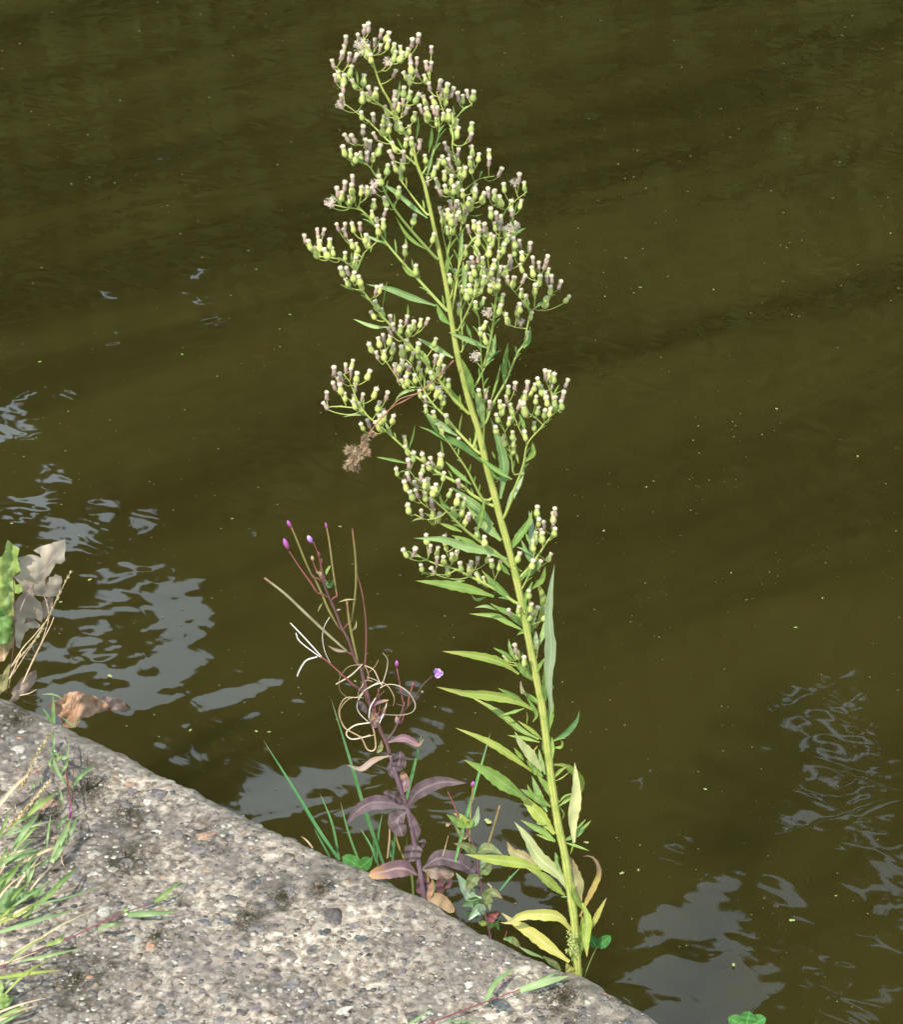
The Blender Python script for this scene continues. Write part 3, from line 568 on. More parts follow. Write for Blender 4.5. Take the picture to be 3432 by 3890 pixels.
mb = MB()   # fine hairs standing off the stem
for k in range(1500):
    i = rng.randrange(2, len(P) - 20); a = P[i].lerp(P[i + 1], rng.random()); d = Vector((rng.gauss(0, 1), rng.gauss(0, 1), rng.gauss(0, .3))).normalized(); r = rr[i]; s = d.cross(Vector((0, 0, 1))).normalized() * .00014
    j = len(mb.v); mb.v += [a + d * r * .9 - s, a + d * r * .9 + s, a + d * (r + rng.uniform(.001, .0024))]; mb.face((j, j + 1, j + 2))
hh = mb.build('stem_hairs', M['twig'], horse); hh['kind'] = 'stuff'
for q in dens(STEM): pl.add(q, 0.0, -1)
BR = [  # each branch: pieces (region, points) from the stem outwards, thickness in photo pixels, depth reach
 ([('A', [(820, 800), (720, 720), (600, 630), (470, 510), (350, 405)])], 8, -.3), ([('A', [(970, 1160), (880, 1080), (740, 960), (640, 860), (570, 800), (420, 690)])], 10, .35),
 ([('B', [(925, 470), (850, 390), (770, 300), (680, 190), (610, 80), (580, 10)]), ('A', [(650, 1230), (600, 1160), (490, 1120)])], 13, -.35), ([('B', [(860, 190), (800, 120), (740, 40), (700, -20)]), ('A', [(850, 1240)])], 10, .4),
 ([('B', [(985, 790), (900, 700), (800, 590), (700, 480), (600, 360), (540, 270), (480, 190), (430, 155), (350, 145), (270, 125)])], 14, .25),
 ([('B', [(545, 285), (540, 360), (470, 420), (430, 500)])], 6, .1),
 ([('C', [(1050, 490), (930, 370), (830, 240), (700, 80)]), ('B', [(700, 960), (640, 890), (560, 800), (470, 680), (420, 610), (405, 540), (360, 490), (300, 465), (190, 450)])], 13, -.3),
 ([('C', [(1120, 760), (980, 620), (880, 500), (800, 420), (730, 310), (650, 150), (600, 110)])], 13, .35), ([('C', [(730, 310), (600, 290), (480, 130)])], 6, .2),
 ([('C', [(1150, 1080), (1040, 880), (960, 760), (920, 700), (860, 620)])], 12, -.4),
 ([('C', [(1215, 1120), (1080, 1050), (1000, 980), (850, 900), (740, 820), (650, 760), (560, 680), (470, 600), (360, 510), (310, 460), (150, 440), (90, 445)])], 14, .15),
 ([('C', [(310, 460), (260, 340), (230, 270), (190, 220)])], 6, .1),
 ([('D', [(1000, 580), (870, 450), (740, 360), (600, 250), (440, 90), (350, 10)]), ('C', [(760, 1010), (690, 930)])], 15, -.3), ([('C', [(900, 1150), (860, 1190), (760, 1215), (680, 1180)])], 6, .1),
 ([('C', [(850, 1020), (740, 1010), (640, 880), (600, 930)])], 6, -.1),
 ([('D', [(1040, 880), (940, 810), (820, 740), (640, 650), (520, 590), (350, 545), (200, 480), (130, 490)])], 14, .2), ([('D', [(520, 600), (430, 640), (260, 620)])], 6, 0),
 ([('A', [(1010, 1230), (1090, 1080), (1140, 900), (1135, 780)])], 9, .4), ([('A', [(1240, 1020), (1240, 900), (1170, 740), (1120, 600)])], 7, .3), ([('B', [(1000, 850), (1050, 560), (1065, 300), (1085, 80)]), ('A', [(1240, 1020)])], 10, .3),
 ([('A', [(1230, 870), (1290, 770), (1390, 690)])], 5, .1), ([('B', [(1210, 1140), (1255, 960), (1280, 780), (1300, 540), (1310, 300), (1350, 160), (1480, 45)])], 11, -.3),
 ([('A', [(1290, 1390), (1430, 1270), (1560, 1240)])], 6, .2), ([('C', [(1080, 720), (1120, 600), (1170, 540), (1210, 430), (1300, 270), (1380, 80), (1430, 5)]), ('B', [(1480, 900), (1510, 790), (1600, 730), (1640, 665)])], 12, .35),
 ([('B', [(1510, 790), (1420, 690), (1355, 610)])], 6, -.1), ([('B', [(1525, 760), (1540, 650), (1560, 560)])], 6, .1), ([('B', [(1490, 900), (1380, 880), (1340, 800)])], 5, .1),
 ([('C', [(1150, 770), (1155, 400), (1140, 200), (1130, 0)]), ('B', [(1185, 950), (1180, 830), (1130, 700)])], 7, -.35), ([('C', [(1085, 310), (1170, 150), (1230, 60)]), ('B', [(1260, 950)])], 10, .3),
 ([('B', [(1050, 910), (1150, 700), (1190, 560), (1170, 400)])], 8, -.3), ([('B', [(1080, 1030), (1070, 850), (1060, 650), (1000, 480), (960, 330), (940, 180)])], 7, .35), ([('B', [(1285, 700), (1240, 500), (1230, 330)])], 7, -.2), ([('B', [(1300, 560), (1440, 500), (1500, 420)])], 6, -.2),
 ([('B', [(1310, 330), (1400, 330), (1390, 180)])], 5, .1), ([('B', [(1000, 720), (1090, 420), (1200, 300)])], 7, -.2), ([('B', [(965, 560), (1010, 300), (1030, 100)])], 7, .2),
 ([('D', [(930, 160), (1000, 0)]), ('C', [(1350, 1040), (1420, 850), (1450, 700), (1530, 600), (1620, 500), (1690, 450)])], 12, -.3), ([('C', [(1355, 900), (1340, 780), (1290, 600), (1260, 520)])], 7, -.1), ([('C', [(1560, 570), (1520, 530), (1400, 440)])], 6, .1), ([('C', [(1610, 510), (1620, 380), (1580, 270)])], 6, .1), ([('C', [(1450, 700), (1380, 560), (1350, 470)])], 5, .2),
 ([('D', [(1040, 690), (1130, 600), (1230, 470), (1310, 350), (1350, 290), (1375, 130)])], 12, .3), ([('D', [(1090, 760), (1180, 560), (1200, 340), (1225, 140)])], 8, -.3), ([('D', [(1110, 1080), (1140, 940), (1160, 840)])], 8, -.3), ([('D', [(1100, 1060), (1060, 1010), (1000, 970)])], 5, -.3),
 ([('D', [(1215, 1360), (1225, 1270)])], 6, .2), ([('D', [(1175, 1520), (1080, 1410), (1000, 1390), (955, 1370)])], 8, -.2), ([('D', [(1075, 1405), (1050, 1330)])], 5, -.2), ([('D', [(1250, 480), (1310, 530)])], 4, 0)]
branches = []
for bi, (pieces, th, reach) in enumerate(BR):
    q = [p for r_, ps in pieces for p in SL(r_, ps)]; d, i = pl.near(q[0]); dy0 = pl.nodes[i][2]; Lp = sum(math.dist(q[k], q[k + 1]) for k in range(len(q) - 1)); s_ = pxm(pl.pt(q[0]))
    dy1 = dy0 + reach * Lp * s_; n = max(6, int(Lp / 16)); P = path3(pl, [(pl.nodes[i][0], pl.nodes[i][1])] * (d < 45) + q, dy0, dy1, 1.0, n)
    mb = MB(); mb.tube(P, [max(3.4, th * (1 - .68 * j / n)) * .5 * pxm(p) for j, p in enumerate(P)], 6); branches.append(mb)
    for j, p in enumerate(P):
        if j: a = topx(p); pl.add(a, p.y - HY, bi)
    for j in range(2, n, 2):      # small bracts along the branch
        if rng.random() < .65:
            p = P[j]; t = (P[j] - P[j - 1]).normalized(); sdv = t.cross(Vector((0, -1, 0))).normalized() * rng.choice((-1, 1)); Lb = rng.uniform(.006, .015)
            e = p + (t * .8 + sdv * .5 + Vector((0, rng.uniform(-.4, .4), .3))).normalized() * Lb; nn = 5; PP = [p.lerp(e, k / nn) + Vector((0, 0, .0015 * math.sin(math.pi * k / nn))) for k in range(nn + 1)]
            mb.ribbon(PP, [.0009 * prof('lance', k / nn) for k in range(nn + 1)], rng.uniform(-.6, .6), .2, 1)
HEADS = dict(
 A="b570,125 b600,110 b430,205 b525,185 b695,160 g745,180 g748,240 b650,225 b415,275 b395,325 b455,335 b500,340 b330,385 b690,265 g795,270 g845,285 g850,335 g895,300 g800,330 F555,262 f590,300 b935,225 b980,195 b1080,280 b920,350 b970,365 g925,420 b1042,400 b1078,402 g465,440 b350,495 g375,480 g415,505 g565,510 g620,345 g600,290 b970,460 b800,460 g1035,500 g915,510 g885,480 b1065,560 b1145,545 g1198,575 b1155,615 b1240,600 b1285,635 g1320,655 b1355,615 g1400,630 g1190,660 b410,575 b395,650 g555,645 b610,590 g490,540 g598,640 g655,610 g870,600 g915,630 g970,650 g1030,670 g1097,670 b865,680 b800,630 b800,690 g550,780 g740,745 b640,795 g715,810 g750,830 g800,780 g830,720 b890,740 g950,790 b1000,730 g1050,760 g1040,795 b1100,740 b1125,745 g1120,830 g1170,790 g1210,780 g1245,800 g1265,845 g1275,910 g1385,870 b1380,940 b435,950 b485,955 b560,890 b650,935 g710,890 g760,880 g820,850 g850,870 g910,890 g930,980 g885,990 g940,1040 g1035,1110 b990,1000 g415,1050 g465,1070 b580,990 b610,1005 g680,1040 g795,1020 g545,1090 g505,1105 b590,1090 g635,1100 b775,1080 b870,1080 g860,1160 g805,1170 g745,1190 g850,1240 g690,1270 b1190,1010 b1285,1060 b1215,1060 g1390,1050 g1440,1100 g1520,1075 b1520,1130 b1605,1210 g1375,1130 g1385,1190 g1280,1120 g1130,1150 g1170,1120 g1200,1180 b1215,1140 b1240,1190 g1300,1220 g1335,1210 g1100,1210 b1050,1280 g1125,1290 b1140,1350 g1180,1240 g1230,1270 g1285,1320 g1250,1345 g1190,1340 b480,1270 b420,1315 b365,1360 g475,1340 g545,1355 g595,1350 b640,1345 f650,1300 g830,1360 g1405,1330 g1415,1380 b1515,1360 f1715,1290 b1750,1250 g1635,1330 g1565,1380 g1790,1320 g1470,1395 f745,370 f390,700",
 B="f255,118 g325,75 g372,98 g395,75 f490,45 g525,125 g598,110 g680,65 g515,190 b595,175 g585,250 b545,240 g552,285 g775,220 g720,415 g787,535 b95,340 g125,380 b175,300 g180,350 g187,385 b212,300 g250,370 b300,265 b345,265 b345,303 g395,270 b440,265 g165,425 g228,432 g270,420 g345,450 g390,375 g420,395 g415,430 g408,490 g475,340 g490,367 g325,545 g360,612 b360,540 g400,575 g437,600 g447,632 b540,658 g565,655 g520,815 g578,800 g540,755 b630,845 b690,872 b730,840 g690,905 g740,912 g772,880 g815,865 b855,855 b648,890 b625,915 b585,955 g558,985 g505,1020 b545,1065 g625,970 g640,1030 g590,1065 g700,1040 g740,1000 g800,1060 g905,985 b910,1090 g940,1100 g700,1120 b735,1140 g690,1142 b1005,130 b1040,125 b940,165 g990,190 b1040,215 g1115,110 b1100,150 g1155,50 g1155,75 g1205,90 b1238,50 g1280,75 g1315,105 g1380,135 g1440,125 g1255,180 b1290,200 b1385,180 b1115,280 g1150,255 g1180,272 b1215,270 g1280,265 b1310,255 F1395,280 g1020,280 g1175,350 g1180,312 g1250,332 g1265,355 g1225,300 g1360,340 g1400,365 b1435,370 b1498,390 g1165,410 g1335,400 g1245,420 g1400,420 g1450,450 b1375,470 g1305,440 b1605,470 b1518,475 b1555,505 b1595,500 g1445,525 g1515,545 g1610,550 b1140,475 b1175,460 g1205,480 g1108,510 g1275,500 g1150,540 g1205,540 g1230,565 g1260,545 b1310,540 g1345,545 b1380,500 g1035,560 g1000,590 b1100,570 g1130,580 g1165,620 g1235,600 b1358,595 g1395,610 b1460,590 g1560,600 g1530,655 g1625,660 b1605,590 b1635,590 b1685,625 g1730,715 g1445,680 g1325,710 g1310,780 g1420,790 g1205,730 g1125,655 g1160,665 g1060,780 g1215,880 g1190,920 g1218,965 f1235,800 f1440,860 g1355,840 g1505,820 g1480,950 g1475,725 g1600,735 g1070,340 g1060,200 g1010,225 g960,215 g1080,60 g1040,30 g895,335 g1095,415 g1435,770 g1160,755 g1080,655 g1105,690 g1195,655 g1270,620 g1250,650 g1090,210 g1015,255 g985,290 b1055,150 g1300,620 g1210,600 g1345,300 b1320,220 g1130,130",
 C="g250,150 b125,195 b205,175 b240,200 b170,240 g280,240 g360,225 b155,270 g170,320 b127,300 g200,375 b270,310 b320,375 g260,390 g262,430 g305,450 b75,365 b65,435 g405,350 g430,440 b487,365 g455,495 g440,530 g470,512 g528,530 g318,580 b362,555 g425,575 g612,675 g625,740 b565,195 b545,180 g590,150 g635,195 b570,240 g625,265 g680,250 g600,285 g705,165 g765,185 g720,215 b820,110 g855,120 g840,215 b875,185 g795,230 g770,300 g850,330 g860,365 g875,400 g830,345 b750,390 g755,460 g715,355 g910,285 g800,290 g900,530 g860,600 b975,680 g555,890 g615,985 b632,920 g735,790 g670,785 b637,830 b790,820 g773,850 G855,815 g733,870 b720,925 b685,975 g745,975 g768,970 g875,920 g655,1050 b690,1035 g750,1055 g802,1025 g823,1000 b980,970 g918,1035 g970,1080 g1010,1100 g1003,1160 b795,1100 g635,1140 b725,1170 g800,1175 g840,1200 g940,1170 b1050,1200 g1320,330 b1365,300 b1450,300 g1430,370 g1480,345 b1308,390 g1510,395 g1265,430 g1280,465 g1245,520 g1340,460 g1345,515 g1325,545 b1192,430 b1395,430 G1430,460 g1525,270 g1548,330 g1500,310 b1575,220 g1600,225 g1630,245 b1615,290 g1575,370 g1585,405 G1635,420 g1570,490 g1605,480 g1523,470 g1685,430 b1720,280 b1697,365 g1497,575 g1435,640 g1290,680 g1350,640 g1355,690 g1355,735 g1235,600 g1120,350 b1165,360 f1095,100 g810,500 g700,40 g620,30 g530,40 g660,100",
 D="g118,75 b230,115 g330,120 g375,155 b320,30 g580,85 g610,175 b635,145 g510,110 g273,335 g430,345 g440,400 b532,355 g90,455 b172,440 b305,415 g365,440 b362,520 g420,515 g525,475 g490,490 g230,580 b330,605 g455,610 g565,570 g650,570 b710,520 g832,545 g770,350 g705,280 g715,665 g765,695 g1220,95 g1235,190 b1280,210 b1375,100 g1360,150 b1360,200 g1370,275 g1250,290 g1265,320 g1210,310 g1190,390 g1190,430 g1060,490 g1325,490 g1180,550 g1235,555 g1150,805 g1165,920 b1105,910 g1060,940 g1065,970 g1210,955 b1135,960 b985,960 g1160,1000 g1290,1000 g1185,1045 g1140,1065 b1035,1268 g1055,1325 g955,1360 g1110,1380 g1215,1240 g800,500 g640,600 g900,560")
heads = []
for rg, s in HEADS.items():
    for t in s.split():
        x, y = t[1:].split(','); q = S(rg, (float(x), float(y))); heads.append([q[0], q[1], t[0]])
# head meshes: a green flask with a cream brush on top, or a narrower purplish spent head
def head_mesh(kind, seed):
    r = random.Random(seed); mb = MB(); k = 8
    def lathe(prf, mat, jag=0.0):
        b = len(mb.v)
        for (h, ra) in prf:
            for j in range(k): a = 2 * math.pi * j / k; q = ra * (1 + r.uniform(-jag, jag)); mb.v.append(Vector((math.cos(a) * q, math.sin(a) * q, h + r.uniform(-jag, jag) * .05)))
        for i in range(len(prf) - 1):
            for j in range(k): mb.face((b + i * k + j, b + i * k + (j + 1) % k, b + (i + 1) * k + (j + 1) % k, b + (i + 1) * k + j), mat, [(j / k, i / 6)] * 4)
        mb.face([b + j for j in range(k)][::-1], mat); mb.face([b + (len(prf) - 1) * k + j for j in range(k)], mat)
    f = r.uniform(.82, 1.12)
    if kind == 'g':
        lathe([(0, .08), (.06, .17 * f), (.18, .235 * f), (.34, .25 * f), (.50, .205 * f), (.63, .165), (.74, .16)], 0, .06); lathe([(.70, .15), (.80, .185), (.92, .205), (1.0, .14)], 1, .16)
    elif kind == 'b':
        lathe([(0, .08), (.10, .17), (.3, .19 * f), (.5, .17), (.68, .15)], 0, .16); lathe([(.60, .15), (.74, .20), (.90, .23 * f), (1.0, .15)], 1, .18)
    n = 9 if kind == 'g' else 16
    for j in range(n):
        a = r.random() * 6.28; d = Vector((math.cos(a) * .4, math.sin(a) * .4, r.uniform(.2, 1))); b = Vector((math.cos(a) * .16, math.sin(a) * .16, r.uniform(.75, .95)))
        if kind == 'b' and j % 2: b = Vector((math.cos(a) * .15, math.sin(a) * .15, r.uniform(.02, .25))); d = Vector((math.cos(a), math.sin(a), r.uniform(-.9, .1))) * .8
        e = b + d * r.uniform(.14, .26); s = Vector((-math.sin(a), math.cos(a), 0)) * .026; i = len(mb.v); mb.v += [b - s, b + s, e]; mb.face((i, i + 1, i + 2), 1 if kind == 'g' or j % 2 == 0 else 0)
    return mb
def fluff_mesh(seed, big):
    r = random.Random(seed); mb = MB()
    for j in range(220 if big else 110):
        d = Vector((r.gauss(0, 1), r.gauss(0, 1), r.gauss(.35, 1))).normalized(); e = Vector((0, 0, .55)) + d * r.uniform(.35, .62) * (1 if big else .9); b = Vector((0, 0, .4)); s = d.orthogonal().normalized() * .016; i = len(mb.v)
        mb.v += [b - s, b + s, e]; mb.face((i, i + 1, i + 2), 1)
        s = s.normalized() * .06; t = e - d * .05; i = len(mb.v); mb.v += [t - s, t + s, e + d * .03]; mb.face((i, i + 1, i + 2), 1)
    i0 = len(mb.v); mb.tube([Vector((0, 0, 0)), Vector((0, 0, .12)), Vector((0, 0, .4))], [.08, .2, .12], 6, 0); return mb
VAR = {'g': [head_mesh('g', i) for i in range(7)], 'b': [head_mesh('b', 20 + i) for i in range(7)], 'f': [fluff_mesh(40 + i, False) for i in range(3)], 'F': [fluff_mesh(50, True)]}
HM = {'g': [M['flask'], M['cap']], 'b': [M['flaskb'], M['cap']], 'f': [M['flaskb'], M['fluff']], 'F': [M['flask'], M['fluff']]}
MESH = {k: [mesh_from(v.v, v.f, v.m, v.uv, 'flower_head', HM[k]) for v in vs] for k, vs in VAR.items()}
hn = []
for h in heads:
    d, i = pl.near((h[0], h[1] + 25)); hn.append((d, h))
hn.sort(key=lambda a: a[0]); nbr = len(branches); extra = MB(); rest = {}; nhead = 0
rgs = random.Random(77)
order = []
for _, h in hn:
    x, y, kd = h; best = None
    for i, n in enumerate(pl.nodes):
        dx, dy_ = n[0] - x, n[1] - (y + 24); d = math.hypot(dx, dy_) + (2.5 * (-dy_) if dy_ < 0 else 0) + (18 if n[3] < 0 else 0)
        if dy_ > -5 and (best is None or d < best[0]): best = (d, i)
    if best is None: best = pl.near((x, y + 20))
    n = pl.nodes[best[1]]; s_ = pxm(pl.pt((x, y), n[2])); big = {'G': 1.35, 'F': 1.5}.get(kd, 1.0); Lh = rgs.uniform(.82, 1.13) * (47 if kd in 'gG' else 42) * big * s_
    kk = 'g' if kd == 'G' else kd
    dyh = n[2] + rgs.gauss(0, .012); nb = pl.pt((n[0], n[1]), n[2]); c = pl.pt((x, y), dyh)
    lean = (c - nb); lean = lean.normalized() if lean.length > 0.004 else Vector((0, 0, 1)); ax = (Vector((0, 0, 1)) * 1.2 + Vector((lean.x, lean.y * .5, max(0, lean.z))) * .9 + Vector((rgs.gauss(0, .13), rgs.gauss(0, .2), 0))).normalized()
    base = c - ax * Lh * .5; ctrl = (nb + base) / 2 - ax * (base - nb).length * .28; m_ = 6
    PP = [nb * (1 - t) ** 2 + ctrl * 2 * t * (1 - t) + base * t * t for t in [k / m_ for k in range(m_ + 1)]]
    tgt = branches[n[3]] if n[3] >= 0 else extra; r0 = 2.7 if (base - nb).length > .03 else 2.1
    tgt.tube(PP, [(r0 + (1.7 - r0) * k / m_) * s_ * 1.0 for k in range(m_ + 1)], 5)
    for k in (2, 4): a = topx(PP[k]); pl.nodes.append((a[0], a[1], PP[k].y - HY, n[3]))
    Mx = Matrix.Translation(base) @ ax.to_track_quat('Z', 'Y').to_matrix().to_4x4() @ Matrix.Rotation(rgs.random() * 6.28, 4, 'Z') @ Matrix.Diagonal((Lh, Lh, Lh, 1))
    order.append((dyh - (0.02 if kk in 'fF' else 0), kk, Mx))
order.sort(key=lambda a: a[0])
for i, (_, kk, Mx) in enumerate(order):
    vi = rgs.randrange(len(VAR[kk]))
    if i < 300:
        o = bpy.data.objects.new('flower_head', MESH[kk][vi]); COL.objects.link(o); o.parent = horse; o.matrix_parent_inverse = Matrix.Translation(-hw_base); o.matrix_basis = Mx
    else:
        R_ = rest.setdefault('x', MB()); v = VAR[kk][vi]; b = len(R_.v); R_.v += [Mx @ q for q in v.v]; mo = {'g': (0, 1), 'b': (2, 1), 'f': (2, 3), 'F': (0, 3)}[kk]
        for f_, m_, u_ in zip(v.f, v.m, v.uv): R_.face([b + q for q in f_], mo[m_], u_)
print('HEADS', len(order))
if rest: o = rest['x'].build('inner_flower_heads', [M['flask'], M['cap'], M['flaskb'], M['fluff']], horse); o['kind'] = 'stuff'
for mb in branches: mb.build('branch', [M['twig'], M['green']], horse)
if extra.v: extra.build('flower_stalks', [M['twig']], horse)['kind'] = 'stuff'
